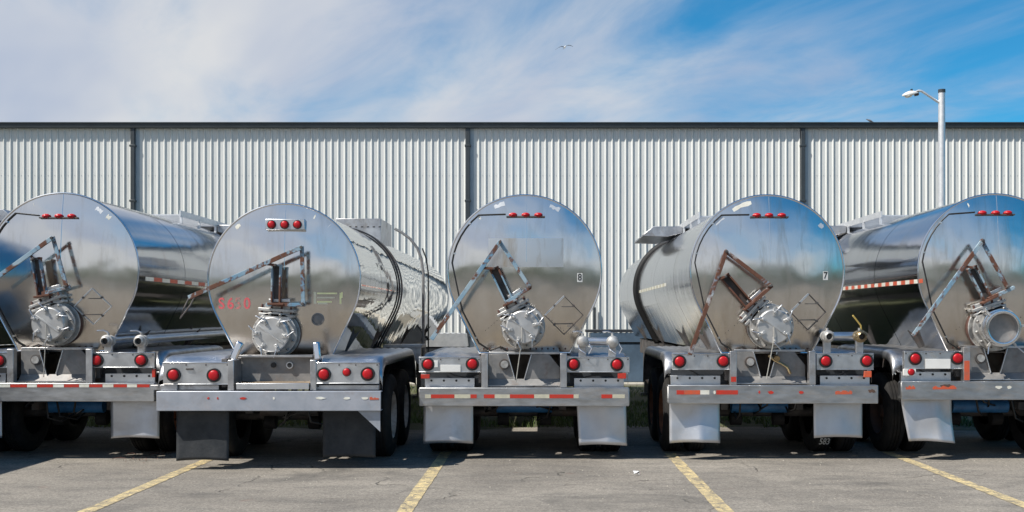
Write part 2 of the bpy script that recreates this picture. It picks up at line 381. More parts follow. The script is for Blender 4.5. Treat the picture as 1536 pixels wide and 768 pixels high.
# turf edge: ragged outline
pts = []; x = -60.0
while x < 60:
    pts.append((x, 17.0+.35*math.sin(x*.7)+random.uniform(-.18, .18))); x += .35
vs = [(p[0], p[1], .004) for p in pts]+[(p[0], 27.6, .004) for p in pts]; n = len(pts)
MB().add(vs, [(i, i+1, n+i+1, n+i) for i in range(n-1)], 'turf_soil').build('grass_ground', kind='structure')
MB().box(-60, 60, 27.6, 29.9, -.05, .05, 'concrete').build('pavement', kind='structure', bevel=.01)
# grass blades
g = MB(); rg = random.Random(3)
for i in range(26000):
    bx = rg.uniform(-9.5, 9.5); by = 17.0+abs(rg.gauss(0, 1))*4.2
    if by > 27.5: by = rg.uniform(17, 27.4)
    if mnoise.noise(Vector((bx*.8, by*.8, 0))) < -.25: continue
    h = rg.uniform(.04, .13); a = rg.uniform(0, 6.28); w = rg.uniform(.006, .012); lx = rg.uniform(-.05, .05); ly = rg.uniform(-.05, .05)
    c_, s_ = math.cos(a)*w, math.sin(a)*w
    g.add([(bx-c_, by-s_, .003), (bx+c_, by+s_, .003), (bx+lx*.5+c_*.6, by+ly*.5+s_*.6, h*.6), (bx+lx, by+ly, h)], [(0, 1, 2), (0, 2, 3)], 'grass_blade')
g.build('grass', kind='stuff', label='patchy green grass growing on the strip under the trailers and along the warehouse', category='grass')
# painted lines
for (x0, xe, y0, y1, lab) in ((-4.0, -4.02, 3.0, 13.3, 'worn yellow parking line leading to the black mud flap of the red lettered trailer'),
                        (-1.2, -1.21, 3.0, 14.0, 'worn yellow parking line running towards the trailer numbered 8'),
                        (1.64, 1.62, 3.0, 13.8, 'worn yellow parking line running towards the left mud flap of the trailer numbered 7'),
                        (4.42, 4.40, 3.0, 13.9, 'worn yellow parking line leading to the trailer with the open outlet coupling')):
    v = []; k = 60; rr = random.Random(int(x0*10)+50)
    for i in range(k+1):
        t = i/k; y = y0+(y1-y0)*t; xc = x0+(xe-x0)*t
        v += [(xc-.07+rr.uniform(-.006, .006), y, .004), (xc+.07+rr.uniform(-.006, .006), y, .004)]
    MB().add(v, [(2*i, 2*i+1, 2*i+3, 2*i+2) for i in range(k)], 'line_paint').build('parking_line', label=lab, category='parking line', group='yellow parking lines on the asphalt')
# hills / wooded rise far behind the viewpoint (mirrored in the polished heads)
v = []; f = []; k = 240
for i in range(k+1):
    x = -260+520*i/k
    h = 7.5+3.5*mnoise.noise(Vector((x*.02, 1, 0)))+1.6*mnoise.noise(Vector((x*.12, 5, 0)))+.6*mnoise.noise(Vector((x*.5, 9, 0)))
    v += [(x, -78, 0), (x, -84, h*.75), (x, -92, h), (x, -130, h*1.3)]
for i in range(k):
    for j in range(3): a = i*4+j; f.append((a, a+4, a+5, a+1))
MB().add(v, f, 'far_trees').build('hills', kind='structure', smooth=80)

# ------------------------------------------------------------------ warehouse
WY = 29.8; WH = 6.975; PER = .183; BAY = 9.12
bays = [-11.12+BAY*k for k in range(-4, 6)]            # downspout positions
wh = empty('warehouse', (0, WY, 0), label='long pale corrugated metal warehouse with dark eave gutter behind the row of tank trailers', category='warehouse')
for bi in range(len(bays)-1):
    x0, x1 = bays[bi], bays[bi+1]
    b_ = MB(); prof = [(x0, -.005), (x0+.15, -.005)]; x = x0+.17
    nr = 49; per = (x1-x0-.17-.02)/nr
    for i in range(nr):
        s = x+i*per
        prof += [(s, 0.0), (s+per*.50, 0), (s+per*.66, -.032), (s+per*.74, -.032), (s+per*.88, 0.0)]
    prof.append((x1-.002, 0.0))
    zs = [0.0, 2.3, 4.7, WH-.03]
    vs = []
    for z in zs: vs += [(p[0], p[1], z) for p in prof]
    n = len(prof)
    fs = [(r*n+i, r*n+i+1, (r+1)*n+i+1, (r+1)*n+i) for r in range(3) for i in range(n-1)]
    b_.add(vs, fs, 'wall_sheet')
    rs_ = random.Random(bi)
    for z in (1.1, 2.6, 4.1, 5.6):                     # fixing screws
        for i in range(nr):
            sx = x+i*per+per*.25; b_.box(sx-.007, sx+.007, -.008, -.002, z-.008, z+.008, 'wall_flat_blue')
    b_.build('wall_panel', wh, smooth=25)
    MB().box(x0+.005, x0+.16, -.012, -.007, 0.02, WH-.05, 'wall_flat_blue').build('flashing', wh)
for x in bays:
    d = MB(); d.box(x-.055, x+.055, -.115, -.015, .15, WH-.1, 'dark_trim')
    for z in (1.2, 3.0, 4.9, 6.4): d.box(x-.085, x+.085, -.122, -.014, z-.03, z+.03, 'dark_trim')
    d.beam((x, -.07, .18), (x, -.25, .07), .1, .09, 'dark_trim')
    d.build('downspout', wh, bevel=.008)
gt = MB(); xa, xb = bays[0], bays[-1]
gt.prism([(-.15, WH-.10), (-.02, WH-.10), (-.02, WH+.02), (-.165, WH+.02), (-.165, WH-.03)], xa, xb, 'dark_trim', axis='x')
gt.build('gutter', wh, bevel=.006)
gt = MB(); gt.prism([(-.19, WH+.022), (.30, WH+.03), (.30, WH+.055), (-.19, WH+.05)], xa, xb, 'dark_trim', axis='x'); gt.build('eave_trim', wh)
rf = MB(); rf.add([(xa, .1, WH), (xb, .1, WH), (xb, 24, WH+.9), (xa, 24, WH+.9), (xb, 24, 0), (xa, 24, 0)], [(0, 1, 2, 3), (3, 2, 4, 5)], 'roof_sheet')
rf.build('roof', wh)
for xs in (xa, xb):
    MB().prism([(.02, 0), (23.95, 0), (23.95, WH+.85), (.1, WH-.05), (.02, WH-.1)], xs-.03, xs+.03, 'wall_sheet', axis='x').build('end_wall', wh)
MB().cyl((1.45, -.1, .1), (1.45, -.1, 2.0), .035, 'dark_trim', 10).build('wall_conduit', wh)

# ------------------------------------------------------------------ lamp post
LX, LY = 9.9, 27.0
lp = empty('lamp_post', (LX, LY, 0), label='tall pale metal lamp post with short arm standing before the warehouse', category='lamp post')
MB().cyl((0, 0, 0), (0, 0, 7.28), .105, 'galvanised', 28, r2=.080).build('pole', lp)
MB().cyl((0, 0, 7.28), (0, 0, 7.36), .088, 'dark_trim', 24).build('pole_cap', lp)
MB().lathe((0, 0, 0), (0, 0, 1), [(0, .2), (.05, .2), (.12, .13), (.3, .11)], 'galvanised').build('base_collar', lp)
MB().tube([(-.04, 0, 7.02), (-.15, 0, 7.09), (-.30, 0, 7.19), (-.42, 0, 7.27), (-.50, 0, 7.32), (-.57, 0, 7.33), (-.66, 0, 7.29)], .030, 'galvanised', 12).build('arm', lp)
hd = MB(); k = 12; rings = []
for i in range(k+1):
    t = i/k; xx = -.38*t; w = .105*math.sin(math.pi*(t*.86+.10))**.6; hh = .085*math.sin(math.pi*(t*.86+.10))**.7
    rings.append([(xx, w*math.cos(a), hh*max(math.sin(a), -.25)*1.0) for a in [2*math.pi*j/18 for j in range(18)]])
vs = [p for r in rings for p in r]; fs = [(i*18+j, i*18+(j+1) % 18, (i+1)*18+(j+1) % 18, (i+1)*18+j) for i in range(k) for j in range(18)]
fs += [tuple(range(18)), tuple(range(k*18, k*18+18))]
hd.add(vs, fs, 'decal_white')
ho = hd.build('lamp_head', lp, loc=(-.60, 0, 7.27)); ho.rotation_euler = (0, R_(-10), 0)
ls = MB(); ls.lathe((-.23, 0, -.015), (0, 0, -1), [(0, .095), (.03, .088), (.05, .06), (.058, .001)], 'glass_lens' if 'glass_lens' in MATS else 'tape_white', 20); ls.build('lens', ho)
MB().cyl((-.13, 0, .07), (-.13, 0, .125), .028, 'dark_trim', 12).build('photocell', ho)
MB().box(-.075, .02, -.05, .05, -.06, .05, 'grime_metal').build('clamp', ho, bevel=.01)

# ------------------------------------------------------------------ tank trailer pieces
def P(px, py, d): return ((px-VX)*d/F, d, CAMZ-(py-VY)*d/F)
HBOT, HHW = .985, .55
def profile(Rr, n=96):
    """closed outline, round above, straight flanks to a flat bottom; list of (x,z) about the centre"""
    k = Rr/.935; b, w = HBOT*k, HHW*k
    D = math.hypot(w, b); a = math.atan2(-b, w); t = math.acos(Rr/D)
    ta = a+t                                            # tangent point angle (right side)
    out = []; a0, a1 = ta, math.pi-ta
    for i in range(n+1):
        q = a0+(a1-a0)*i/n; out.append((Rr*math.cos(q), Rr*math.sin(q)))
    L0 = out[-1]
    for i in range(1, 9): t_ = i/8; out.append((L0[0]+(-w-L0[0])*t_, L0[1]+(-b-L0[1])*t_))
    for i in range(1, 13): out.append((-w+2*w*i/12, -b))
    R0 = out[0]
    for i in range(1, 8): t_ = i/8; out.append((w+(R0[0]-w)*t_, -b+(R0[1]+b)*t_))
    return out
SAG = .085
def make_wheel_meshes():
    t = MB(); r, w = .51, .25
    prof = [(-w/2+.02, .29), (-w/2, .33), (-w/2-.004, .40), (-w/2+.010, .465), (-w/2+.035, .50)]
    for c in (-.06, -.02, .02, .06):
        prof += [(c-.017, r), (c-.0165+.030, r), (c+.0145, r-.014), (c+.0215, r-.014)] if c < .05 else [(c-.017, r), (c+.01, r)]
    prof += [(w/2-.035, .50), (w/2-.010, .465), (w/2+.004, .40), (w/2, .33), (w/2-.02, .29)]
    t.lathe((0, 0, 0), (1, 0, 0), prof, 'rubber', 48)
    return t
def dish(mname, s):
    d = MB()
    d.lathe((0, 0, 0), (s, 0, 0), [(.105, .292), (.112, .282), (.095, .268), (.06, .262), (-.03, .25), (-.035, .20), (-.02, .15), (-.015, .10), (.05, .095), (.07, .075), (.075, .001)], mname, 36)
    for k in range(10):
        a = 2*math.pi*k/10; d.cyl((s*-.03, .145*math.cos(a), .145*math.sin(a)), (s*.012, .145*math.cos(a), .145*math.sin(a)), .013, mname, 6)
    for k in range(5):
        a = 2*math.pi*(k+.5)/5; d.cyl((s*-.045, .222*math.cos(a), .222*math.sin(a)), (s*-.030, .222*math.cos(a), .222*math.sin(a)), .022, 'black_cable', 10)
    return d
TYRE_ME = None; DISH_ME = {}
def wheel(parent, x, y, side, rim, outer):
    global TYRE_ME
    if TYRE_ME is None:
        o = make_wheel_meshes().build('tyre', parent, smooth=30); TYRE_ME = o.data
    else:
        o = bpy.data.objects.new('tyre', TYRE_ME); COL.objects.link(o); o.parent = parent
    o.location = (x, y, .505); o.rotation_euler = (random.uniform(0, 6.28), 0, 0)
    if outer:
        k = (rim, side)
        if k not in DISH_ME:
            d = dish(rim, side).build('rim', o); DISH_ME[k] = d.data
        else:
            d = bpy.data.objects.new('rim', DISH_ME[k]); COL.objects.link(d); d.parent = o
    return o
def lamp(parent, x, y, z, r=.058, ring=.080, name='tail_lamp'):
    b = MB()
    b.lathe((x, y, z), (0, -1, 0), [(0, ring), (.012, ring), (.016, ring-.006), (.010, r)], 'black_cable', 28)
    b.lathe((x, y, z), (0, -1, 0), [(.006, r), (.018, r*.97), (.026, r*.75), (.029, r*.4), (.030, .001)], 'red_lens', 28)
    return b.build(name, parent, smooth=60)

CLRS = dict()
def light_panel(t, x0, x1, z0, z1, y, lamps, name='light_panel', plate=None, m='panel_metal', tilt=0, extra=None):
    b = MB()
    b.box(x0, x1, y, y+.07, z0, z1, m)
    b.box(x0, x1, y-.006, y+.001, z1-.012, z1, 'trim_steel')
    b.box(x0, x1, y-.006, y+.001, z0, z0+.010, m)
    o = b.build(name, t, bevel=.004)
    for (lx, lz) in lamps: lamp(o, lx, y-.003, lz)
    sw = random.Random(int(x0*100)+3)
    for X in (x0+.02, x0+.26, x1-.26, x1-.02):
        if sw.random() < .8: MB().cyl((X, y+.001, z1-.03), (X, y-.007, z1-.03), .009, 'grime_metal', 8).build('screw', o)
    if plate:
        q = MB(); q.box(plate[0], plate[1], y-.012, y-.006, plate[2], plate[3], 'decal_white')
        q.build('blank_plate', o, bevel=.002)
    return o

def head_warp(x, z, seed):
    return .0045*mnoise.noise(Vector((x*1.5+seed, z*1.5, seed*1.7)))+.0018*mnoise.noise(Vector((x*4+seed, z*4, 2.2)))

def tank_trailer(label, x, D, head, zc, Rr, dz, idx, shell='shell_steel', headm='head_steel', rim='rim_cream', rust='blue_rust_light',
                 arm=None, cover=None, bump_m='bumper_metal', axle_y=1.1, length=12.4, style='A', catwalk=True, marker=None, conduit=True, open_ring=False, placard=None):
    t = empty('tank_trailer', (x, D, 0), label=label, category='tank trailer', group='tank trailers parked side by side')
    hy = head-D
    def hf(X, Z):                                           # y of the head surface at local x, z
        r2 = (X*X+(Z-zc)**2)/(Rr*Rr)
        return hy-SAG*(1-min(r2, 1.35))+head_warp(X, Z-zc, idx*3.3)
    def L(px, py, p):                                       # a measured point, p metres in front of the head rim
        q = P(px, py, head-p); return Vector((q[0]-x, q[1]-D, q[2]))
    pr = profile(Rr)
    # shell
    b = MB(); n = len(pr)
    ys = [hy+.004]+[hy+length*i/40 for i in range(1, 40)]+[hy+length]
    vs = [(p[0], hf(p[0], p[1]+zc)+.004, p[1]+zc) for p in pr]
    for y in ys[1:]: vs += [(p[0], y, p[1]+zc) for p in pr]
    k = len(ys)
    fs = [(r*n+i, r*n+(i+1) % n, (r+1)*n+(i+1) % n, (r+1)*n+i) for r in range(k-1) for i in range(n)]
    # front dish
    vs += [(p[0]*.7, hy+length+.10, p[1]*.7+zc) for p in pr]+[(p[0]*.35, hy+length+.16, p[1]*.35+zc) for p in pr]
    for r in (k-1, k): fs += [(r*n+i, r*n+(i+1) % n, (r+1)*n+(i+1) % n, (r+1)*n+i) for i in range(n)]
    fs.append(tuple((k+1)*n+i for i in range(n)))
    b.add(vs, fs, shell)
    sh = b.build('tank_shell', t, smooth=40)
    # seams
    big = [(p[0]*(1+.003/Rr), p[1]*(1+.003/Rr)) for p in pr]
    for sy in (1.75, 4.4, 7.2, 9.9):
        q = MB(); a = [(p[0], hy+sy, p[1]+zc) for p in big]+[(p[0], hy+sy+.03, p[1]+zc) for p in big]
        q.add(a, [(i, (i+1) % n, n+(i+1) % n, n+i) for i in range(n)], shell); q.build('seam_band', sh)
    # head
    b = MB(); rings = 26; vs = []
    for r in range(1, rings+1):
        q = r/rings
        for p in pr: X, Z = p[0]*q, p[1]*q+zc; vs.append((X, hf(X, Z), Z))
    vs.append((0, hf(0, zc), zc)); c = len(vs)-1
    fs = [((r-1)*n+i, (r-1)*n+(i+1) % n, r*n+(i+1) % n, r*n+i) for r in range(1, rings) for i in range(n)]
    fs += [(c, i, (i+1) % n) for i in range(n)]
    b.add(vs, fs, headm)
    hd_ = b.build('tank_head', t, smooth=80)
    MB().tube([(p[0]*1.004, hf(p[0], p[1]+zc)-.002, p[1]*1.004+zc) for p in pr], .011, 'trim_steel', 8, True).build('trim_ring', hd_)
    # centre weld line and rivets along the bottom skirt
    w = MB()
    zt = zc+Rr*.99; zz_ = zc+.12; pts_ = [(0.02, hf(.02, zt+(zz_-zt)*i/14)-.001, zt+(zz_-zt)*i/14) for i in range(15)]
    w.tube(pts_, .0035, 'trim_steel', 6); w.build('weld_seam', hd_)
    rv = MB(); zb = zc-HBOT*Rr/.935
    rr = random.Random(idx)
    for i in range(15):
        X = -.5+i/14*1.0
        if rr.random() < .12: continue
        y = hf(X, zb+.05); rv.cyl((X, y+.002, zb+.045), (X, y-.012, zb+.045), .011, 'gasket_brown', 8)
    if style != 'B':
        for s_ in (-1, 1):
            for i in range(7):
                if rr.random() < .3: continue
                X = s_*(.30+.07*i*.5); Z = zb+.42-.03*i
                y = hf(X, Z); rv.cyl((X, y+.002, Z), (X, y-.006, Z), .006, 'grime_metal', 6)
    rv.build('bolt_row', hd_, smooth=50)
    # scuffed tape remnants near the rim
    for a_ in ((58, 64), (108, 114), (44, 48), (128, 133)):
        if rr.random() < .25: continue
        a0, a1 = [R_(v+rr.uniform(-6, 6)) for v in a_]
        if a1 < a0: a0, a1 = a1, a0
        q = []
        for k_ in range(6):
            a = a0+(a1-a0)*k_/5
            for f_ in (.90+rr.uniform(-.012, .012), .95+rr.uniform(-.012, .012)):
                X, Z = Rr*f_*math.cos(a), zc+Rr*f_*math.sin(a); q.append((X, hf(X, Z)-.002, Z))
        MB().add(q, [(2*i, 2*i+1, 2*i+3, 2*i+2) for i in range(5)], 'tape_white' if rr.random() < .4 else 'galvanised').build('tape_remnant', hd_)
    # marker lamps
    if marker:
        mz, mx, kind = marker
        if kind == 'bar':
            q = MB(); q.box(mx[0]-.08, mx[-1]+.08, hf(mx[1], mz)-.030, hf(mx[1], mz)-.001, mz-.028, mz-.012, 'grime_metal'); br = q.build('lamp_bar', hd_)
            for X in mx:
                q = MB(); y0 = hf(X, mz); pts_ = []
                q.lathe((X, y0-.010, mz), (0, -1, 0), [(0, .052), (.012, .050), (.030, .036), (.042, .012), (.044, .001)], 'red_lens', 20)
                o = q.build('marker_lamp', br, smooth=70); o.scale = (1, 1, .58); o.location = (0, 0, mz*(1-.58))
        else:
            ybox = hf(mx[1], mz)-.07
            q = MB(); q.box(mx[0]-.075, mx[-1]+.085, ybox, ybox+.065, mz-.06, mz+.065, 'aluminium_bright'); br = q.build('lamp_box', hd_, bevel=.006)
            for X in mx: lamp(br, X, ybox-.002, mz, .043, .052, 'marker_lamp')
    if conduit:
        pts_ = []; ring = [i for i in range(len(pr))]
        for i, p in enumerate(pr[:97+8]):
            a = math.degrees(math.atan2(p[1], p[0]))
            if i <= 96 and a < 127: continue
            X, Z = p[0]*.955, p[1]*.955+zc; pts_.append((X, hf(X, Z)-.012, Z))
        a = pts_[0]; mx0 = marker[1][0]-.09; mzz = marker[0]
        pre = [(mx0+(a[0]-mx0)*s, 0, mzz+.01+(a[2]-mzz-.01)*s) for s in [i/8 for i in range(8)]]
        pre = [(p[0], hf(p[0], p[2])-.012, p[2]) for p in pre]
        e = pts_[-1]; post = [(e[0]+.10, hf(e[0]+.1, e[2])-.015, e[2]-.04+.02), (e[0]+.22, hf(e[0]+.22, e[2])-.03, e[2]+.02), (e[0]+.32, hf(e[0]+.3, e[2])-.04, e[2]-.03)]
        q = MB(); q.tube(pre+pts_[::3]+post, .0085, 'black_cable', 6)
        for i in range(4, len(pts_), 11):
            p_ = Vector(pts_[i]); q.box(p_.x-.014, p_.x+.014, p_.y-.011, p_.y+.012, p_.z-.010, p_.z+.010, 'trim_steel')
        q.build('wiring_conduit', t)
    if placard:
        c_, hw = placard; cc = L(c_[0], c_[1], 0); X0, Z0 = cc.x, cc.z
        q = MB(); cor = [(X0-hw, Z0), (X0, Z0+hw), (X0+hw, Z0), (X0, Z0-hw)]
        for i in range(4):
            a, b2 = cor[i], cor[(i+1) % 4]
            q.beam((a[0], hf(*a)-.012, a[1]), (b2[0], hf(*b2)-.012, b2[1]), (.016 if i == 0 else .010), .010, 'aluminium_bright' if i == 0 or idx == 1 else 'grime_metal')
            m_ = ((a[0]+b2[0])/2, (a[1]+b2[1])/2); q.cyl((m_[0], hf(*m_)-.002, m_[1]), (m_[0], hf(*m_)-.022, m_[1]), .014, 'grime_metal', 8)
        for s_ in (-.45, .45): q.beam((X0-hw*.5, hf(X0, Z0)-.010, Z0+hw*s_), (X0+hw*.5, hf(X0, Z0)-.010, Z0+hw*s_), .009, .005, 'grime_metal')
        q.build('placard_holder', t)
    # ---- outlet valve
    if cover:
        cv = L(cover[0], cover[1], .47); X0, Z0 = cv.x, cv.z; yb = hf(X0, Z0); rc = cover[2]*(head-.47)/F
        v = MB()
        v.cyl((X0, yb+.02, Z0), (X0, yb-.05, Z0), rc*1.34, 'gasket_brown', 32)
        v.cyl((X0, yb-.05, Z0), (X0, yb-.075, Z0), rc*1.36, 'cast_grey', 32)
        v.cyl((X0, yb-.075, Z0), (X0, yb-.16, Z0), rc*.98, 'cast_grey', 32)
        v.cyl((X0, yb-.16, Z0), (X0, yb-.195, Z0), rc*1.30, 'cast_grey', 32)
        for k_ in range(12):
            a = 2*math.pi*k_/12+.2; ax, az = X0+rc*1.16*math.cos(a), Z0+rc*1.16*math.sin(a)
            v.cyl((ax, yb-.19, az), (ax, yb-.235, az), .016, 'cast_grey', 6)
            v.cyl((ax, yb-.235, az), (ax, yb-.255, az), .009, 'grime_metal', 6)
        v.cyl((X0, yb-.19, Z0), (X0, yb-.30, Z0), rc*.92, 'cast_grey', 32, r2=rc*.98)
        vo_ = v.build('outlet_valve', t, smooth=40, bevel=.004)
        if not open_ring:
            q = MB(); yf = yb-.30
            q.lathe((X0, yf, Z0), (0, -1, 0), [(0, rc*.98), (0, rc*1.03), (.02, rc*1.04), (.045, rc*1.0), (.052, rc*.94), (.050, rc*.55), (.058, rc*.2), (.058, .001)], 'cover_metal', 40)
            for k_ in range(6):
                a = 2*math.pi*k_/6+.35+idx*.3
                u = Vector((math.cos(a), 0, math.sin(a))); w_ = Vector((-math.sin(a), 0, math.cos(a))); c0 = Vector((X0, yf-.05, Z0))
                q.beam(c0+u*rc*.62, c0+u*rc*1.06, .040, .030, 'cover_metal')
                q.cyl(c0+u*rc*.82+Vector((0, .0, 0)), c0+u*rc*.82+Vector((0, -.045, 0)), .015, 'cover_metal', 8)
                e = c0+u*rc*.90+Vector((0, -.03, 0)); q.tube([e-w_*.01, e+(u*.5+w_*(.4 if k_ % 2 else -.5)).normalized()*.11], .0075, 'pipe_metal', 6)
            da = Vector((math.cos(.62), 0, -math.sin(.62)))
            c0 = Vector((X0, yf-.054, Z0)); q.beam(c0-da*rc*.85, c0+da*rc*.85, .022, .016, 'cover_metal')
            q.build('valve_cover', vo_, smooth=28, bevel=.003)
            ch = MB(); pts_ = [(X0-.01, yf-.07, Z0+.0), (X0-.012, yf-.075, Z0-.15)]
            zend = .95+dz
            for k_ in range(1, 12):
                s = k_/11; pts_.append((X0-.012-.07*s, yf-.075+(0.10)*s, Z0-.15+(zend-Z0+.15)*s))
            if style != 'B': ch.tube(pts_, .006, 'rope', 6); ch.build('chain', vo_)
        else:
            q = MB(); yf = yb-.30
            q.lathe((X0, yf, Z0), (0, -1, 0), [(-.05, rc*.80), (.02, rc*.80), (.10, rc*.82), (.105, rc*.90), (.10, rc*1.0), (.06, rc*1.0), (.055, rc*.9), (.03, rc*.9), (.025, rc*1.05), (0, rc*1.05), (-.01, rc*.95)], 'trim_steel', 44)
            q.cyl((X0, yf-.012, Z0), (X0, yf+.01, Z0), rc*.81, 'dull_metal', 32)
            for a in (.1, 2.3, 4.1, 5.4):
                u = Vector((math.cos(a), 0, math.sin(a))); c0 = Vector((X0, yf-.03, Z0))
                q.beam(c0+u*rc*.98, c0+u*rc*1.28, .028, .03, 'cast_grey'); q.tube([c0+u*rc*1.2, c0+u*(rc*1.2+.10)+Vector((.04, -.02, -.02))], .008, 'pipe_metal', 6)
            q.build('hose_coupling_ring', vo_, smooth=40)
        # ---- operating arm
        if arm:
            lev, br, shf = arm['lever'], arm['bracket'], arm['shelf']
            pa = .34
            A = [L(p[0], p[1], pa) for p in lev]
            b0, b1 = L(br[0][0], br[0][1], .26), L(br[1][0], br[1][1], .26)
            s0, s1 = L(shf[0][0], shf[0][1], .28), L(shf[1][0], shf[1][1], .28)
            # gate housing from the valve towards the bracket foot
            nk = Vector((X0, yb-.12, Z0)); foot = Vector((b1.x, yb-.12, b1.z)); dr = (foot-nk).normalized(); pe = Vector((-dr.z, 0, dr.x))
            q = MB(); q.beam(nk, foot-dr*.01, .34, .10, 'cast_grey')
            q.beam(foot-dr*.13-pe*.20, foot-dr*.13+pe*.20, .035, .15, 'cast_grey'); q.beam(foot-dr*.07-pe*.21, foot-dr*.07+pe*.21, .035, .16, 'cast_grey')
            for s_ in (-.17, -.06, .06, .17):
                c0 = foot-dr*.05+pe*s_+Vector((0, -.055, 0)); q.cyl(c0-dr*.06, c0+dr*.04, .014, 'gasket_brown', 6)
            q.build('gate_housing', vo_, bevel=.006)
            la = MB(); up = (0, 1, 0)
            la.beam(A[0], A[1], .050, .022, rust, up, .01)
            la.beam(A[1]+Vector((0, .028, 0)), A[2]+Vector((0, .028, 0)), .046, .022, rust, up, .02)
            for p_ in A[1:]: la.cyl(p_+Vector((0, -.03, 0)), p_+Vector((0, .05, 0)), .017, 'grime_metal', 10)
            if arm.get('tip'):
                tp = [L(*p_, .34) for p_ in arm['tip']]; la.tube([A[0], tp[0], tp[1], tp[2], A[0]+(A[1]-A[0]).normalized()*.08], .010, 'grime_metal', 6)
            la.build('lever_arm', vo_, bevel=.003)
            bk = MB(); bd = (b1-b0).normalized(); bp = Vector((-bd.z, 0, bd.x))
            for s_ in (-1, 1):
                bk.beam(b0+bp*.048*s_, b1+bp*.046*s_, .020, .070, rust, up)
            bk.beam(b0+bp*.062, b0-bp*.058, .018, .080, rust, up); bk.beam(b1+bp*.1, b1-bp*.09, .024, .11, 'rust_heavy', up)
            bk.beam(b0+Vector((0, .05, 0)), b1+Vector((0, .05, 0)), .09, .012, 'grime_metal', up)
            j = A[1]+(A[0]-A[1])*arm.get('pivot', .35)
            bk.cyl(b0+Vector((0, -.03, 0)), b0+Vector((0, -.09, 0)), .016, 'grime_metal', 8); bk.beam(b0+Vector((0, -.07, 0)), j, .03, .012, 'rust_heavy', up)
            bk.beam(s0, s1, .042, .05, rust, up, .02); bk.beam(s0+Vector((0, .05, .05)), s0+(s1-s0)*.6+Vector((0, .05, .05)), .035, .03, 'aluminium', up)
            bk.beam(s1+Vector((0, .03, 0)), A[2]+Vector((0, .03, 0)), .04, .02, 'rust_heavy', up, .02)
            bk.build('arm_bracket', vo_, bevel=.003)
    # ---- frame
    al = 'aluminium'
    if style == 'B':
        bp = MB(); bp.box(-1.235, 1.265, 0, .014, .675, .895, bump_m); bp.box(-1.235, 1.265, .014, .13, .883, .895, bump_m); bp.box(-1.235, 1.265, .014, .13, .675, .687, bump_m)
        bo = bp.build('bumper', t, bevel=.006)
    else:
        bp = MB(); bp.box(-1.25, 1.25, 0, .012, .66+dz, .88+dz, bump_m); bp.box(-1.25, 1.25, .012, .12, .868+dz, .88+dz, bump_m); bp.box(-1.25, 1.25, .012, .12, .66+dz, .672+dz, bump_m)
        for s_ in (-1, 1): bp.box(s_*1.25-.006, s_*1.25+.006, .012, .12, .672+dz, .868+dz, bump_m)
        bo = bp.build('bumper', t, bevel=.006)
        ps = MB()
        for s_ in (-1, 1):
            q = MB(); q.box(s_*.47-.04, s_*.47+.04, .01, .10, .882+dz, 1.285+dz, al); q.build('frame_post', t, bevel=.005)
        # inner plates, opening between them; their shade is put into a darker metal
        y0 = .20; zt, zb_ = 1.27+dz, .975+dz
        MB().prism([(-.43, zb_), (-.115, zb_), (-.20, zt), (-.43, zt)], y0, y0+.012, 'dull_metal').beam((-.115, y0-.012, zb_), (-.20, y0-.012, zt), .012, .03, 'aluminium_bright').build('gusset_plate', t, bevel=.003)
        MB().prism([(.43, zb_), (.0, zb_), (.085, zt), (.30, zt), (.43, zt-.16)], y0, y0+.012, 'dull_metal').beam((0, y0-.012, zb_), (.085, y0-.012, zt), .012, .03, 'aluminium_bright').build('gusset_plate', t, bevel=.003)
        q = MB(); q.add([(-.43, .13, .90+dz), (.43, .13, .90+dz), (.43, y0, zb_), (-.43, y0, zb_)], [(0, 1, 2, 3)], 'dull_metal'); q.build('sill_plate', t)
        MB().box(-.43, .43, .10, .13, .89+dz, .90+dz, al).build('sill_edge', t)
        q = MB(); q.cyl((-.24, y0, 1.15+dz), (-.24, y0-.03, 1.15+dz), .065, 'grime_metal', 20); q.cyl((-.24, y0-.03, 1.15+dz), (-.24, y0-.045, 1.15+dz), .045, 'cast_grey', 20); q.build('hub_cap', t)
        MB().box(-.43, .43, y0, y0+.35, zt+.002, zt+.03, al).build('rear_crossmember', t, bevel=.003)
        MB().box(-.43, .43, y0+.9, y0+.92, zb_-.2, zt, 'grime_metal').build('inner_crossmember', t, bevel=.003)
    # side brackets holding flaps
    for s_ in (-1, 1):
        zl = .905+dz
        q = MB(); xa_, xb_ = (.60, 1.20) if s_ > 0 else (-1.20, -.60)
        if style == 'B': q.box(xa_-.15, xb_+.02, .14, .26, .90, .955, al)
        else:
            q.box(xa_, xb_, .17, .20, .86+dz, .985+dz, 'aluminium_bright'); q.box(xa_, xb_+.0, .20, .42, .97+dz, .985+dz, al)
            for k_ in range(4):
                X = xa_+.08+.15*k_; q.cyl((X, .17, .955+dz), (X, .158, .955+dz), .014, 'black_cable', 8)
        q.build('flap_hanger', t, bevel=.003)
        q = MB(); q.box(s_*.52-.03, s_*.52+.03, .14, .5, .93+dz, 1.25+dz, 'grime_metal'); q.build('frame_stub', t, bevel=.004)
    # chassis rails, axles
    q = MB()
    for s_ in (-1, 1):
        q.box(s_*.46-.05, s_*.46+.05, .5, 11.9, .93, 1.25, 'grime_metal')
    for y_ in (2.0, 3.6, 5.6, 7.8, 10.0): q.box(-.41, .41, y_, y_+.1, .98, 1.2, 'grime_metal')
    q.build('chassis_rail', t, bevel=.006)
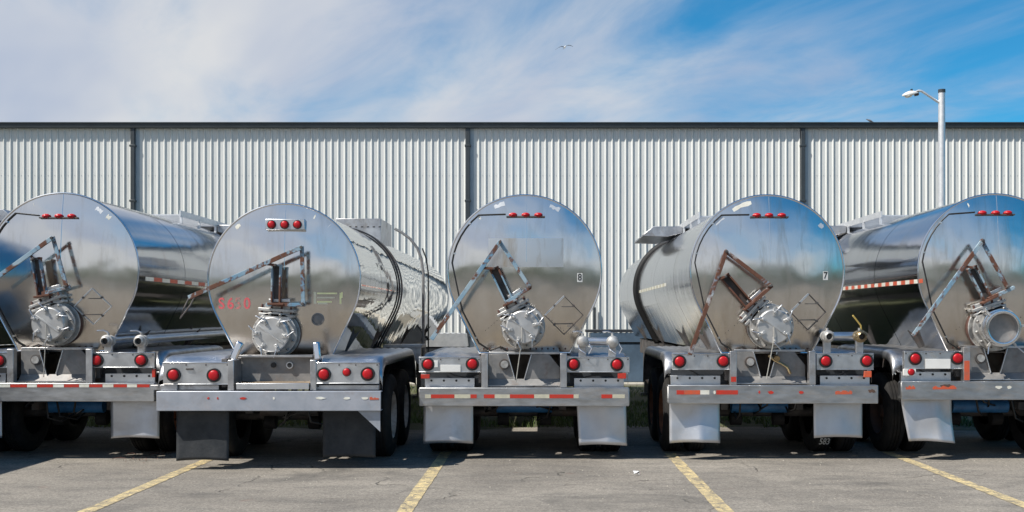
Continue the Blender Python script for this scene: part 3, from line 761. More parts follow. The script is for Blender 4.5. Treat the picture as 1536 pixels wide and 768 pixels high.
    for k_, ya in enumerate((axle_y, axle_y+1.25)):
        q = MB(); q.cyl((-1.0, ya, .505), (1.0, ya, .505), .065, 'grime_metal', 14)
        for X in (-.27, .27):
            q.cyl((X-.08, ya-.16, .43), (X+.06, ya-.16, .43), .085, 'rubber', 16); q.cyl((X, ya-.16, .43), (X, ya-.05, .505), .03, 'grime_metal', 8)
        for X in (-.47, .47): q.box(X-.045, X+.045, ya-.45, ya+.45, .56, .66, 'grime_metal'); 
        for X in (-.47, .47): q.box(X-.06, X+.06, ya-.09, ya+.09, .60, .95, 'grime_metal')
        ax = q.build('axle', t, bevel=.006)
        for s_ in (-1, 1):
            for o_, X in ((True, 1.10), (False, .79)): wheel(ax, s_*X, ya, s_, rim, o_)
    q = MB(); q.cyl((-.36, axle_y-.30, .60), (.34, axle_y-.30, .60), .085, 'blue_paint' if style != 'B' else 'grime_metal', 20); q.build('air_tank', t)
    # fenders
    for s_ in (-1, 1):
        q = MB(); pf = []; y0f = .13 if style == 'B' else .30; y1f = axle_y+1.25+.75; ztp = 1.275+dz*.5
        for k_ in range(7): a = R_(90*k_/6); pf.append((y0f+.30*(1-math.cos(a))*1.0, ztp-.26+.26*math.sin(a)))
        pf.append((y1f-.4, ztp+.01))
        for k_ in range(1, 7): a = R_(90*k_/6); pf.append((y1f-.4+.4*math.sin(a), ztp-.5+.5*math.cos(a)+.01))
        xs = [.52+.70*i/14 for i in range(15)]; cross = [(xv, .010 if i % 2 else 0.0) for i, xv in enumerate(xs)]+[(1.245, -.012), (1.262, -.05), (1.262, -.11)]
        vs = []
        for (yy, z_) in pf: vs += [(s_*c_[0], yy, z_+c_[1]) for c_ in cross]
        n_ = len(cross); fs = [(i*n_+j, i*n_+j+1, (i+1)*n_+j+1, (i+1)*n_+j) for i in range(len(pf)-1) for j in range(n_-1)]
        q.add(vs, fs, 'pipe_metal' if style == 'B' else 'aluminium'); fo = q.build('fender', t, smooth=50)
        so = fo.modifiers.new('solid', 'SOLIDIFY'); so.thickness = .004
    # landing legs
    for s_ in (-1, 1):
        q = MB(); q.box(s_*.46-.06, s_*.46+.06, 10.9, 11.02, .45, 1.24, 'grime_metal'); q.box(s_*.46-.045, s_*.46+.045, 10.915, 11.005, .08, .45, 'grime_metal'); q.box(s_*.46-.13, s_*.46+.13, 10.84, 11.08, .02, .08, 'grime_metal')
        q.beam((s_*.46, 10.9, .6), (s_*.46, 10.2, 1.1), .06, .04, 'grime_metal', (1, 0, 0)); q.build('landing_leg', t, bevel=.005)
    rr = random.Random(idx*7+1)
    for k_ in range(4):
        X = rr.uniform(-.40, .40); X2_ = X+rr.uniform(-.3, .3); z_ = rr.uniform(.42, .62); y_ = rr.uniform(.30, .7)
        MB().tube([(X, y_+.2, 1.0), (X+.02, y_, .86), (X*.6+X2_*.4, y_-.05, z_+.05), (X2_, y_+.05, z_), (X2_+.04, axle_y-.1, z_+.12)], .013, 'black_cable', 8).build('brake_hose', t, smooth=70)
    for s_ in (-1, 1):
        MB().tube([(s_*.50, .24, 1.2), (s_*.56, .2, 1.03), (s_*.7, .2, .99), (s_*.85, .18, 1.02), (s_*1.0, .2, 1.10)], .008, 'black_cable', 6).build('lamp_wire', t, smooth=70)
        MB().box(s_*.85-.34, s_*.85+.34, .24, .26, .88+dz, 1.06+dz, 'dark_steel_paint').build('gap_shade_board', t)  # dark board added as shade in the gap under the light panel
    # head to frame saddle
    for s_ in (-1, 1):
        for y_ in (.9, 3.0, 6.5, 9.8):
            q = MB(); q.prism([(s_*.40, 1.24), (s_*.55, 1.24), (s_*.75, 1.55), (s_*.40, 1.30)], y_+hy, y_+hy+.04, 'grime_metal'); q.build('saddle_plate', t)
    # catwalk and drip tray
    if catwalk:
        zt = zc+Rr; q = MB()
        for X in (-.35, .35):
            q.beam((X, hy+3.3, zt+.075), (X, hy+9.6, zt+.075), .02, .09, 'galvanised', (0, 0, 1))
            for k_ in range(8): yy = hy+3.35+k_*.88; q.beam((X, yy, zt-.10), (X, yy, zt+.05), .035, .03, 'galvanised')
        for k_ in range(40): yy = hy+3.35+k_*.155; q.box(-.335, .335, yy, yy+.05, zt+.045, zt+.065, 'galvanised')
        q.build('catwalk', t)
        q = MB(); y0, y1 = hy+5.15, hy+7.0
        for s_ in (-1, 1):
            q.prism([(s_*.37, zt-.06), (s_*.62, zt-.12), (s_*1.03, zt-.11), (s_*1.03, zt-.08), (s_*.86, zt+.055), (s_*.37, zt+.055)], y0, y1, 'aluminium')
        q.box(-.33, .33, y0+.2, y0+1.2, zt+.06, zt+.13, 'cabinet_blue')
        for (X, Y) in ((0, y0+.6), (0, y0+1.5)): q.cyl((X, Y, zt), (X, Y, zt+.12), .25, 'aluminium', 24)
        q.build('drip_tray', t, bevel=.006)
    return t, hf, L, hd_, bo, sh

def strip(bo, segs, z0, z1, y=-.004):
    """tape pieces on the bumper face: (x0,x1,material)"""
    for (a, b_, m) in segs:
        q = MB()
        if m == 'scrap':
            pts = []; rr = random.Random(int(a*1000)); n = 9
            for i in range(n): tt = 2*math.pi*i/n; rad = rr.uniform(.6, 1); pts.append(((a+b_)/2+(b_-a)/2*rad*math.cos(tt), (z0+z1)/2+(z1-z0)/2*rad*math.sin(tt)))
            q.prism(pts, y, -.0005, 'tape_red' if rr.random() < .5 else 'tape_white')
        elif m == 'rust':
            rr = random.Random(int(a*777)); n = 16; pts = []
            for i in range(n): tt = 2*math.pi*i/n; rad = rr.uniform(.55, 1); pts.append(((a+b_)/2+(b_-a)/2*rad*math.cos(tt), z1+.005+(z1-z0)*.5*rad*math.sin(tt)-(z1-z0)*.3))
            q.prism(pts, -.0018, -.0004, 'rim_dark'); q.build('rust_stain', bo); continue
        elif m == 'ragged':
            pts = [(a, z0)]; rr = random.Random(int(a*1000)); n = 9; pts += [(b_, z0+.003)]
            for i in range(n+1): pts.append((b_+(a-b_)*i/n, z1-rr.uniform(0, .55)*(z1-z0)))
            q.prism(pts, y, -.0005, 'tape_orange')
        else: q.box(a, b_, y, -.0005, z0, z1, m)
        q.build('reflective_tape', bo)

def metal_flap(t, x0, x1, z0, z1, y, seed, skew=0.0, fold=0.02, m='flap_metal', curve=.012):
    q = MB(); rr = random.Random(seed); nx, nz = 16, 16; vs = []
    fa, fb = rr.uniform(.25, .5), rr.uniform(.55, .8)
    for j in range(nz+1):
        v = j/nz
        for i in range(nx+1):
            u = i/nx; X = x0+(x1-x0)*u+skew*v*(1-u*.6); Z = z1+(z0-z1)*v-.5*curve*0-(.016*math.sin(math.pi*u)*-1)*v+(u-.5)*-skew*.25*v
            d_ = fold*v*(max(0, u+v*.5-fa-.3)*1.4-max(0, u-fb)*3.2+max(0, v-.6)*(.8-u))
            d_ += fold*.35*mnoise.noise(Vector((u*1.6+seed, v*1.6, 0)))
            vs.append((X, y-d_, Z))
    fs = [(j*(nx+1)+i, j*(nx+1)+i+1, (j+1)*(nx+1)+i+1, (j+1)*(nx+1)+i) for j in range(nz) for i in range(nx)]
    q.add(vs, fs, m); o = q.build('mud_flap', t, smooth=50)
    so = o.modifiers.new('solid', 'SOLIDIFY'); so.thickness = .005 if m == 'flap_metal' else .012
    return o

def side_pipes(t, dz, xs, yf, z, caps, cross=True, back=None, yellow=False):
    """two hose fittings right of the head"""
    za = z
    for X in xs: MB().box(X-.045, X+.045, yf+.12, yf+.17, 1.24+dz, za-.04, 'aluminium').build('pipe_stand', t, bevel=.004)
    if cross:
        MB().tube([(xs[0], yf+.22, za), (xs[1], yf+.22, za)], .05, 'pipe_metal', 16).build('cross_pipe', t)
    if back:
        for X, ln in back:
            MB().tube([(X, yf+.1, za), (X+.01, yf+.6, za+.01), (X+.03, yf+ln*.5, za+.035), (X+.0, yf+ln, za+.03)], .045, 'pipe_metal', 16).build('transfer_pipe', t)
    for i, X in enumerate(xs):
        q = MB()
        q.lathe((X, yf+.20, za), (0, -1, 0), [(-.05, .052), (.0, .052), (.0, .068), (.03, .070), (.035, .058), (.07, .056), (.075, .072), (.13, .074), (.135, .060), (.17, .060), (.18, .052), (.19, .040), (.12, .038)], 'cast_grey' if not (yellow and i) else 'brass', 24)
        if caps:
            q.lathe((X, yf+.04, za), (0, -1, 0), [(0, .068), (.02, .070), (.055, .062), (.07, .03), (.072, .001)], 'cast_grey', 24)
            for s_ in (-1, 1): q.tube([(X+s_*.06, yf+.02, za), (X+s_*.075+.03, yf-.01, za-.08), (X+.05+s_*.02, yf-.02, za-.14)], .008, 'trim_steel', 6)
        else:
            q.cyl((X, yf+.06, za), (X, yf+.065, za), .039, 'black_cable', 20)
        q.cyl((X, yf+.13, za+.05), (X, yf+.13, za+.10), .018, 'cast_grey', 10)
        if not yellow: q.tube([(X, yf+.13, za+.10), (X-.05, yf+.11, za+.125), (X-.12, yf+.09, za+.12)], .010, 'pipe_metal', 6)
        elif i: q.tube([(X+.02, yf+.13, za+.08), (X+.015, yf+.12, za+.13), (X-.09, yf+.09, za+.25)], .011, 'yellow_handle', 6)
        q.build('hose_coupling', t, smooth=40)

def decal(parent, hf, X, Z, w, h, txt, size, sx):
    q = MB(); nx = 3; vs = []
    for (a, b_) in ((X-w/2, Z-h/2), (X+w/2, Z-h/2), (X+w/2, Z+h/2), (X-w/2, Z+h/2)): vs.append((a, hf(a, b_)-.002, b_))
    o = MB().add(vs, [(0, 1, 2, 3)], 'decal_white').build('number_sticker', parent)
    text_part(txt, size, 'decal_black', o, hf, (X, Z), sx, 'sticker_number', .0008)
    return o

# ================================================================== the trailers
# --- far left, standing nearer the viewpoint
ZC = CAMZ+.563
t0, *_ = tank_trailer('steel tank trailer mostly out of view beyond the leftmost full tank', -8.65, 10.3, 10.65, ZC+.02, .935, 0, 0,
                 marker=(ZC+.66, (-.16, 0, .16), 'bar'), cover=None, conduit=False)
for s_ in (-1, 1): light_panel(t0, min(s_*.53, s_*1.25), max(s_*.53, s_*1.25), 1.06, 1.24, .06, [(s_*.62, 1.155), (s_*1.11, 1.155)])
metal_flap(t0, .62, 1.22, .2, .86, .19, 5); metal_flap(t0, -1.22, -.62, .2, .86, .19, 6)

# --- first full head from the left
X1 = -5.86
t1, hf, L, hd1, bo, sh = tank_trailer('leftmost full tank trailer, light blue arm, bumper edged with continuous red and white tape', X1, 13.0, 13.35, CAMZ+.587, .935, .055, 1,
    headm='head_steel', rim='rim_rust', rust='blue_rust_light', cover=(67, 486, 25), placard=((142, 460), .22),
    arm=dict(lever=[(-28, 433), (78, 357), (98, 430)], bracket=[(54, 388), (64, 444)], shelf=[(66, 440), (102, 431)], pivot=.32),
    marker=(CAMZ+1.24, (-.17, -.015, .14), 'bar'))
light_panel(t1, .47, 1.235, 1.115, 1.30, .06, [(.545, 1.205), (1.075, 1.205)]); light_panel(t1, -1.25, -.53, 1.115, 1.30, .06, [(-.62, 1.2), (-1.12, 1.2)])
segs = []; x = -1.24; k = 0
wd = [.15, .19, .13, .17, .14, .20, .12, .19, .13, .18, .12, .16, .13, .16, .12, .15]
while x < 1.1: segs.append((x, x+wd[k % 16]-.004, 'tape_red' if k % 2 else 'tape_white')); x += wd[k % 16]; k += 1
strip(bo, segs, .885, .92)
metal_flap(t1, .66, 1.245, .255, .80, .20, 11, fold=.05); metal_flap(t1, -1.24, -.66, .26, .80, .20, 12)
side_pipes(t1, .055, (.66, 1.06), -.02, 1.435, False, cross=False, back=((.66, 9.0), (1.06, 9.0)))
q = MB(); q.box(1.20, 1.235, .07, .11, 1.0, 1.1, 'tape_red'); q.build('side_reflector', t1)
# side tape
def side_tape(sh, Rr, zc, side, zt, y0, y1, step, parent, mats=('tape_white', 'tape_orange')):
    y = y0; k = 0; dzc = zt-zc; X = math.sqrt(Rr*Rr-dzc*dzc)+.003; q = MB()
    while y < y1:
        q.box(min(side*(X-.002), side*(X+.001)), max(side*(X-.002), side*(X+.001)), y, y+step*.96, zt-.025, zt+.025, mats[k % 2]); y += step; k += 1
    q.build('side_tape', parent)
side_tape(sh, .935, CAMZ+.587, 1, 2.20, .6, 9.5, .3, t1, ('tape_white', 'tape_orange'))

# --- second: the one with red lettering
X2 = -3.05; Z2 = CAMZ+(VY-420)/F*12.95
t2, hf, L, hd2, bo, sh = tank_trailer('mirror polished tank trailer with faded red lettering on its head and black rubber mud flaps', X2, 12.15, 12.95, Z2, .90, 0, 2,
    shell='shell_mirror', headm='head_steel', rim='rim_cream', rust='blue_rust_light', cover=(404, 502, 26.5), style='B', bump_m='bumper_paint_grey', axle_y=1.45, catwalk=False, conduit=False,
    arm=dict(lever=[(284, 446), (452, 371), (454, 456)], bracket=[(415, 398), (414, 456)], shelf=[(402, 457), (455, 457)], pivot=.33, tip=[(276, 462), (270, 478), (286, 457)]),
    marker=(CAMZ+(VY-337)/F*12.85, (-.12, .033, .183), 'box'))
lpn = light_panel(t2, -1.18, -.44, .965, 1.215, .06, [(-1.06, 1.075), (-.61, 1.07)]); MB().box(-.92, -.84, .04, .06, 1.13, 1.15, 'grime_metal').build('latch', lpn, bevel=.003)
lpn = light_panel(t2, .53, 1.235, .975, 1.215, .06, [(.62, 1.08), (1.11, 1.085)]); lamp(lpn, .875, .057, 1.105, .043, .048, 'round_reflector')
q = MB()
q.box(-.40, .46, .38, .39, .985, 1.26, 'dull_metal'); q.box(-.42, .44, .30, .60, 1.262, 1.285, 'aluminium'); q.cyl((-.02, .38, 1.17), (-.02, .35, 1.17), .03, 'black_cable', 12); q.cyl((.17, .38, 1.17), (.17, .34, 1.17), .04, 'pipe_metal', 14); q.cyl((.17, .34, 1.17), (.17, .338, 1.17), .028, 'black_cable', 12)
q.box(-.30, .46, .04, .38, .972, .984, 'wood_plank'); q.build('rear_crossmember', t2, bevel=.003)
MB().box(-.35, .46, .02, .04, .915, .982, 'aluminium_bright').build('step_plate', t2, bevel=.004)
for s_, xx in ((-1, -.42), (1, .50)):
    MB().box(xx-.035, xx+.035, .05, .36, .90, 1.24, 'aluminium').build('frame_post', t2, bevel=.006)
    q = MB(); q.beam((xx+.02*s_, .20, 1.24), (xx+s_*(-.06 if s_ < 0 else .0), .22, 1.43), .085, .05, 'trim_steel', ext=.01); q.build('hook_bracket', t2, bevel=.02)
metal_flap(t2, -1.06, -.47, .10, .68, .16, 21, m='flap_rubber', fold=.02); metal_flap(t2, .56, 1.16, .12, .68, .30, 22, m='flap_rubber', fold=.02)
MB().prism([(1.0, .672), (1.25, .672), (1.25, .44)], .05, .058, 'bumper_paint_grey').build('corner_gusset', t2)
q = MB(); q.box(-1.21, -1.03, .08, .12, .90, .963, 'aluminium'); q.build('panel_bracket', t2, bevel=.004)
strip(bo, [(-.31, -.22, 'scrap'), (.53, .66, 'scrap'), (.84, .94, 'scrap'), (1.04, 1.14, 'scrap'), (1.14, 1.24, 'ragged'), (-.67, -.64, 'scrap'), (-.56, -.54, 'scrap'), (.06, .09, 'scrap')], .80, .835)
# lettering S650, the third character nearly gone
for ch, px, m_ in (('S', 333, 'faded_red'), ('6', 347, 'faded_red'), ('5', 358.5, 'worn_red'), ('0', 372.5, 'faded_red')):
    q = L(px, 456, 0); text_part(ch, .185, m_, hd2, hf, (q.x, q.z), .92, 'painted_letter')
q = L(495, 447, 0); hf2 = hf
st = MB(); a, b_, w, h = q.x, q.z, .37, .155
def patch(mb, x0, x1, z0, z1, m, hf, off=.002):
    n = 4; vs = [(x0+(x1-x0)*i/n, hf(x0+(x1-x0)*i/n, z)-off, z) for z in (z0, z1) for i in range(n+1)]
    mb.add(vs, [(i, i+1, n+2+i, n+1+i) for i in range(n)], m)
patch(st, a-.18, a-.15, b_-.07, b_+.07, 'sticker_dull', hf)
for k_ in range(3): patch(st, a-.14, a+.09-.03*k_, b_+.045-.05*k_, b_+.062-.05*k_, 'sticker_yellow_green' if k_ != 1 else 'sticker_dull', hf)
patch(st, a+.12, a+.14, b_-.07, b_+.06, 'sticker_yellow_green', hf); patch(st, a+.14, a+.155, b_+.0, b_+.07, 'sticker_yellow_green', hf); patch(st, a-.13, a-.02, b_-.075, b_-.055, 'sticker_dull', hf)
st.build('worn_sticker', hd2)
q = L(478, 479, 0); MB().lathe((q.x, hf(q.x, q.z), q.z), (0, -1, 0), [(0, .075), (.015, .075), (.018, .06), (.008, .055), (.012, .03), (.014, .001)], 'dull_metal', 28).build('inspection_cap', hd2)
# spill box, bands, hose hoop and side shelf
q = MB(); zt2 = Z2+.90; hy2 = .8
q.box(-.42, .34, 6.3, 7.6, zt2-.12, zt2+.33, 'aluminium')
for k_ in range(9): q.box(-.50+.1*k_, -.46+.1*k_, 6.292, 6.302, zt2+.18, zt2+.20, 'decal_black')
q.build('spill_box', t2, bevel=.006)
pr2 = profile(.90)
def band(t, pr, zc, y, r, m, k=1.012, side=None):
    pts = [(p[0]*k, y, p[1]*k+zc) for p in pr if (side is None or p[0]*side > -.15)]
    MB().tube(pts, r, m, 8, side is None).build('tank_band', t)
band(t2, pr2, Z2, 4.3, .011, 'black_cable', 1.02); band(t2, pr2, Z2, 4.55, .013, 'grime_metal', 1.02)
ho_ = []
for (px, py) in ((592, 343), (603, 349), (615, 358), (626, 372), (632, 388), (635, 410), (635, 440), (635, 480), (635, 515), (635, 548)):
    p_ = P(px, py, 17.6); ho_.append((p_[0]-X2, p_[1]-12.15, p_[2]))
MB().tube(ho_, .022, 'dull_metal', 10).build('vent_hose', t2)
MB().tube([(a+.07, b+.1, c) for a, b, c in ho_[3:]], .012, 'black_cable', 8).build('vent_cable', t2)
q = MB(); q.box(.62, 1.22, 4.6, 5.2, 1.25, 1.30, 'aluminium'); q.prism([(.95, 1.25), (1.20, 1.25), (1.20, .95)], 4.62, 4.66, 'aluminium'); q.box(.4, .64, 4.7, 4.9, 1.1, 1.25, 'grime_metal'); q.build('side_shelf', t2, bevel=.004)

# --- centre: number 8
X3 = -.205; Z3 = ZC
t3, hf, L, hd3, bo, sh = tank_trailer('tank trailer with number sticker 8 on its head in the middle of the row', X3, 13.0, 13.35, Z3, .935, 0, 3,
    headm='head_steel', rim='rim_dark', rust='blue_rust_light', cover=(784, 491, 25), placard=((846, 473), .235),
    arm=dict(lever=[(648, 508), (750, 363), (794, 430)], bracket=[(741, 403), (765, 454)], shelf=[(762, 452), (794, 432)], pivot=.27),
    marker=(CAMZ+1.255, (-.14, .015, .17), 'bar'))
q = L(869.5, 416.5, 0); decal(hd3, hf, q.x, q.z, .064, .108, '8', .118, .85)
a, b_ = L(733, 358, 0), L(845, 401, 0); vs = []; n = 10
for j in range(n+1):
    for i in range(n+1): X = a.x+(b_.x-a.x)*i/n; Z = b_.z+(a.z-b_.z)*j/n; vs.append((X, hf(X, Z)-.0015, Z))
MB().add(vs, [(j*(n+1)+i, j*(n+1)+i+1, (j+1)*(n+1)+i+1, (j+1)*(n+1)+i) for j in range(n) for i in range(n)], 'head_patch').build('worn_patch', hd3, smooth=80)
lpn = light_panel(t3, -1.26, -.52, 1.06, 1.245, .06, [(-1.15, 1.157), (-.62, 1.16)], plate=(-1.0, -.76, 1.065, 1.15)); MB().box(-1.08, -1.03, .045, .06, 1.12, 1.20, 'decal_white').build('latch', lpn, bevel=.003)
MB().box(-1.235, -1.13, .055, .09, .985, 1.035, 'tape_red').build('side_reflector', t3, bevel=.004)
lpn = light_panel(t3, .51, 1.26, 1.06, 1.245, .06, [(.59, 1.157), (1.11, 1.155)])
MB().box(1.12, 1.22, .055, .09, .985, 1.05, 'tape_red').build('side_reflector', t3, bevel=.004)
strip(bo, [(-1.18, -1.11, 'tape_cream'), (-1.108, -.83, 'tape_red'), (-.828, -.64, 'tape_cream'), (-.638, -.565, 'tape_red'), (-.48, -.352, 'tape_red'), (-.35, -.17, 'tape_cream'), (-.168, .118, 'tape_red'),
           (.12, .30, 'tape_cream'), (.302, .588, 'tape_red'), (.59, .65, 'tape_cream'), (.92, 1.05, 'tape_red'), (1.052, 1.2, 'tape_cream')], .755, .80)
metal_flap(t3, -1.22, -.62, .19, .84, .20, 31, fold=.045); metal_flap(t3, .62, 1.225, .17, .84, .20, 32, fold=.07, skew=.04)
side_pipes(t3, 0, (.70, 1.06), .02, 1.425, True)

side_tape(sh, .935, ZC, -1, 2.16, .3, 10.5, .28, t3, ('tape_white', 'tape_red'))
MB().cyl((-.78, 3.7, 1.02), (-.78, 9.3, 1.02), .13, 'grime_metal', 20).build('added_shade_tube', t3)  # made-up tube, added to block a sun patch under the trailer
MB().cyl((.78, 3.7, 1.02), (.78, 9.3, 1.02), .13, 'grime_metal', 20).build('added_shade_tube', t3)  # added copy of it on the right side
# --- number 7
X4 = 2.76
t4, hf, L, hd4, bo, sh = tank_trailer('tank trailer with number sticker 7 on its head and a heavily rusted arm', X4, 13.0, 13.35, ZC, .935, .03, 4,
    headm='head_steel_stained', rim='rim_rust', rust='rust_heavy', cover=(1164, 490, 26), placard=((1211, 468), .22),
    arm=dict(lever=[(1035, 531), (1089.5, 377), (1156, 428)], bracket=[(1087, 415), (1124, 458)], shelf=[(1122, 460), (1156, 430)], pivot=.28),
    marker=(CAMZ+1.25, (-.135, .015, .17), 'bar'))
MB().tube([(-.02, .16, 1.26), (.05, .14, 1.20), (.12, .15, 1.17), (.2, .14, 1.12), (.24, .17, 1.04)], .018, 'brass', 8).build('drain_hose', t4)
MB().cyl((.07, .17, 1.24), (.07, .10, 1.22), .035, 'brass', 14).build('drain_valve', t4)
q = L(1237, 413.7, 0); decal(hd4, hf, q.x, q.z, .062, .105, '7', .115, .85)
light_panel(t4, -1.19, -.51, 1.09, 1.285, .06, [(-1.107, 1.19), (-.585, 1.195)]); light_panel(t4, .53, 1.215, 1.09, 1.29, .06, [(.64, 1.195), (1.13, 1.20)])
MB().box(1.10, 1.19, .055, .09, 1.0, 1.075, 'tape_orange').build('side_reflector', t4, bevel=.004)
MB().box(-.50, -.44, .002, .009, .95, 1.01, 'tape_red').build('post_reflector', t4)
strip(bo, [(-1.15, -1.06, 'tape_red'), (-1.058, -.87, 'tape_orange'), (-.868, -.76, 'tape_white'), (-.715, -.68, 'scrap'), (-.678, -.42, 'tape_red'), (-.18, -.15, 'scrap'), (-.07, .01, 'scrap'), (.30, .37, 'scrap'), (.74, .94, 'ragged'), (1.12, 1.23, 'rust')], .80, .85)
metal_flap(t4, -1.22, -.61, .205, .86, .15, 41, fold=.10); metal_flap(t4, .53, 1.12, .26, .86, .20, 42, fold=.04)
side_pipes(t4, .03, (.68, 1.07), .02, 1.49, False, cross=True, yellow=True)
# chalk marks on the inner right tyre tread
pq = P(1241.5, 663.5, 13.7)
tx = text_part('583', .12, 'decal_white', t4, lambda X, Z: 1.1-math.sqrt(.512**2-(Z-.505)**2), (.80, .155), .75, 'chalk_number')
pr4 = profile(.935); band(t4, pr4, ZC, 7.9, .045, 'black_cable', 1.03)
side_tape(sh, .935, ZC, -1, 2.2, 3.0, 7.2, .22, t4, ('tape_white', 'tape_cream'))

# --- right end: open coupling
X5 = 5.54
t5, hf, L, hd5, bo, sh = tank_trailer('rightmost tank trailer, its outlet an open round coupling, orange and white tape along its side', X5, 13.0, 13.35, CAMZ+.575, .935, .075, 5,
    headm='head_steel_stained', rim='rim_dark', rust='blue_rust_mid', cover=(1507, 492, 27), placard=None, open_ring=True,
    arm=dict(lever=[(1370, 503), (1474, 361), (1512, 430)], bracket=[(1457, 402), (1482, 450)], shelf=[(1484, 448), (1519, 432)], pivot=.27),
    marker=(CAMZ+1.28, (-.165, -.005, .145), 'bar'))
light_panel(t5, -1.20, -.51, 1.10, 1.315, .06, [(-1.07, 1.225), (-.565, 1.23)], plate=(-.95, -.65, 1.105, 1.22)); light_panel(t5, .51, 1.25, 1.12, 1.315, .06, [(.62, 1.22), (1.1, 1.22)])
q = MB(); q.box(-1.21, -1.06, .055, .09, 1.02, 1.10, 'decal_white'); o = q.build('side_reflector', t5, bevel=.004); lamp(o, -1.12, .055, 1.065, .04, .042, 'round_reflector')
MB().box(-.50, -.44, .002, .009, .97, 1.20, 'tape_orange').build('post_reflector', t5)
strip(bo, [(-1.2, -1.09, 'ragged'), (-.88, -.6, 'ragged'), (.0, .06, 'scrap'), (.4, .5, 'scrap'), (-.15, -.05, 'scrap'), (-.80, -.62, 'rust')], .86, .91)
metal_flap(t5, -1.235, -.62, .22, .86, .13, 51, fold=.12, skew=.10); metal_flap(t5, .62, 1.22, .22, .86, .2, 52, fold=.05)
side_tape(sh, .935, CAMZ+.575, -1, 2.16, .2, 9.5, .16, t5, ('tape_orange', 'tape_white'))

# ------------------------------------------------------------------ things by the wall
cb = empty('utility_cabinet', (2.05, 28.6, .05), label='blue grey cabinet with ribbed lid by the warehouse, between trailers numbered 8 and 7', category='cabinet')
MB().box(-.75, .75, -.35, .35, 0, 1.0, 'cabinet_blue').build('cabinet_body', cb, bevel=.02)
q = MB(); pts = [(-.78+1.56*i/24, 1.26+(.02 if i % 2 else 0)) for i in range(25)]
q.prism([(-.78, 1.04)]+pts+[(.78, 1.04)], -.38, .38, 'cabinet_blue'); q.build('ribbed_lid', cb)
q = MB(); q.box(-.76, .76, -.36, .36, 1.002, 1.038, 'dark_steel_paint'); q.build('gasket', cb)
q = MB(); q.box(-.9, .9, -.30, .34, 1.29, 1.36, 'dark_steel_paint'); q.build('top_rail', cb, bevel=.01)
cb = empty('storage_bin', (-2.45, 27.3, .004), label='dark bin with a grey ribbed lid near the warehouse, left of the trailer numbered 8', category='bin')
MB().box(-.55, .55, -.4, .4, .02, .98, 'dark_steel_paint').build('bin_body', cb, bevel=.02)
q = MB(); pts = [(-.56+1.12*i/16, 1.32+(.018 if i % 2 else 0)) for i in range(17)]
q.prism([(-.60, 1.0)]+pts+[(.60, 1.0)], -.42, .42, 'galvanised'); q.build('ribbed_lid', cb)
bx = MB(); bx.box(-.16, .16, -.16, .16, 0, 1.30, 'concrete'); mb = bx.build('electric_pedestal', loc=(-1.55, 28.2, .05), bevel=.01, label='small pale electric pedestal beside the dark bin near the warehouse', category='pedestal')
MB().box(-.12, .12, -.175, -.16, .85, 1.2, 'decal_white').build('cover_plate', mb, bevel=.004)

# ------------------------------------------------------------------ birds
def bird(name, loc, span, label, flying, m1, m2):
    b = MB(); body = []
    ks = [(-.20, .004), (-.16, .018), (-.08, .045), (.0, .058), (.08, .05), (.13, .033), (.17, .036), (.20, .028), (.225, .010), (.25, .003)]
    b.lathe((0, 0, 0), (1, 0, .12 if flying else .5), ks, m1, 14)
    if flying:
        for s_ in (-1, 1):
            pts = [(0.02, .04*s_, .02, .13), (.05, .20*s_, .075, .13), (.03, .36*s_, .06, .10), (-.04, .52*s_, .0, .05), (-.09, .60*s_, -.03, .01)]
            vs = []
            for (x_, y_, z_, c_) in pts: vs += [(x_+c_*.4, y_, z_+.004), (x_-c_*.6, y_, z_), (x_+c_*.1, y_, z_+.012)]
            fs = []
            for i in range(4): a = i*3; fs += [(a, a+3, a+5, a+2), (a+2, a+5, a+4, a+1), (a, a+1, a+4, a+3)]
            b.add(vs, fs, m2)
        b.add([(-.18, -.02, -.01), (-.18, .02, -.01), (-.30, .05, -.02), (-.30, -.05, -.02), (-.2, 0, 0)], [(0, 1, 2, 3), (0, 3, 4), (1, 4, 2), (2, 4, 3)], m2)
    else:
        for s_ in (-1, 1): b.cyl((.0, .02*s_, -.03), (.0, .02*s_, -.11), .006, 'brass', 6)
        b.beam((-.15, 0, -.07), (-.28, 0, -.12), .05, .012, m2, (0, 0, 1))
    return b.build(name, loc=loc, smooth=60, label=label, category='bird')
p_ = P(847, 71, 44); g_ = bird('gull', p_, 1.1, 'pale gull gliding with spread wings high above the warehouse roof', True, 'feather_white', 'feather_grey')
g_.rotation_euler = (R_(14), R_(-4), R_(-72)); g_.scale = (.66, .66, .66)
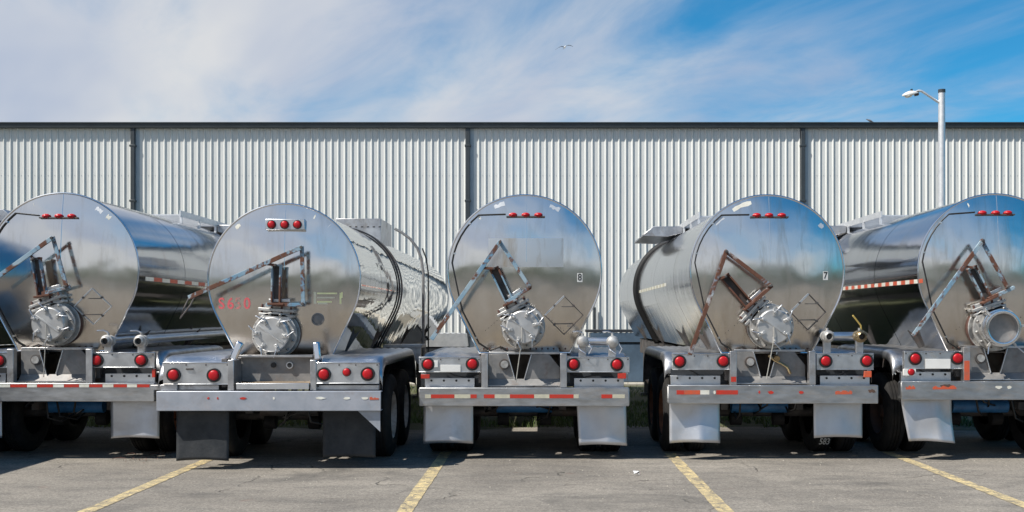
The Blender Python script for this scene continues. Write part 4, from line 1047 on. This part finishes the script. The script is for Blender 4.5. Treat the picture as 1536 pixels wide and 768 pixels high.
g2 = bird('pigeon', (P(1305, 183, 29.75)[0], 29.75, WH+.175), .3, 'small dark pigeon perched on the warehouse eave', False, 'feather_grey', 'feather_grey'); g2.rotation_euler = (0, 0, R_(150)); g2.scale = (.5, .5, .5); g2.location.z = WH+.11; 

# ------------------------------------------------------------------ litter on the asphalt
rg = random.Random(12); q = MB()
for i in range(150):
    cxx, cyy = rg.choice([(-4.95, 14.6), (-4.55, 13.9), (-4.15, 13.5), (-4.8, 13.2)])
    X, Y = rg.gauss(cxx, .16), rg.gauss(cyy, .14); a = rg.uniform(0, 6.28); l = rg.uniform(.012, .035)
    q.add([(X, Y, .006), (X+l*math.cos(a), Y+l*math.sin(a), .010), (X+l*math.cos(a+.9)*.7, Y+l*math.sin(a+.9)*.7, .016)], [(0, 1, 2)], 'leaf_litter')
for i in range(12):
    X, Y = rg.gauss(-4.6, .35), rg.gauss(13.8, .35); a = rg.uniform(0, 3.14); l = rg.uniform(.06, .2)
    q.tube([(X, Y, .008), (X+l*.5*math.cos(a), Y+l*.5*math.sin(a), .02), (X+l*math.cos(a+.3), Y+l*math.sin(a+.3), .010)], .003, 'leaf_litter', 5)
q.build('leaf_litter', kind='stuff', label='reddish leaf crumbs and twigs scattered on the asphalt at left', category='litter')
pp = P(953, 713, F*CAMZ/(713-VY)); q = MB(); v = []
for i in range(7): v.append((rg.uniform(-.05, .05), rg.uniform(-.04, .04), rg.uniform(.0, .045)))
q.add(v, [(0, 1, 2), (2, 3, 4), (4, 5, 6), (0, 3, 5), (1, 4, 6)], 'paper_white'); q.build('paper_scrap', loc=(pp[0], pp[1], .006), label='small crumpled white paper scrap on the sunlit asphalt', category='litter')
g = MB(); rg = random.Random(31)
for i in range(500):                                   # loose grit
    X = rg.uniform(-7, 7); Y = rg.uniform(8.5, 16); r = rg.uniform(.003, .009)
    g.add([(X-r, Y, .001), (X+r*.6, Y-r, .001), (X+r, Y+r*.7, .001), (X, Y, r*1.3)], [(0, 1, 3), (1, 2, 3), (2, 0, 3)], 'concrete')
g.build('gravel', kind='stuff', label='loose grit scattered over the asphalt', category='grit')
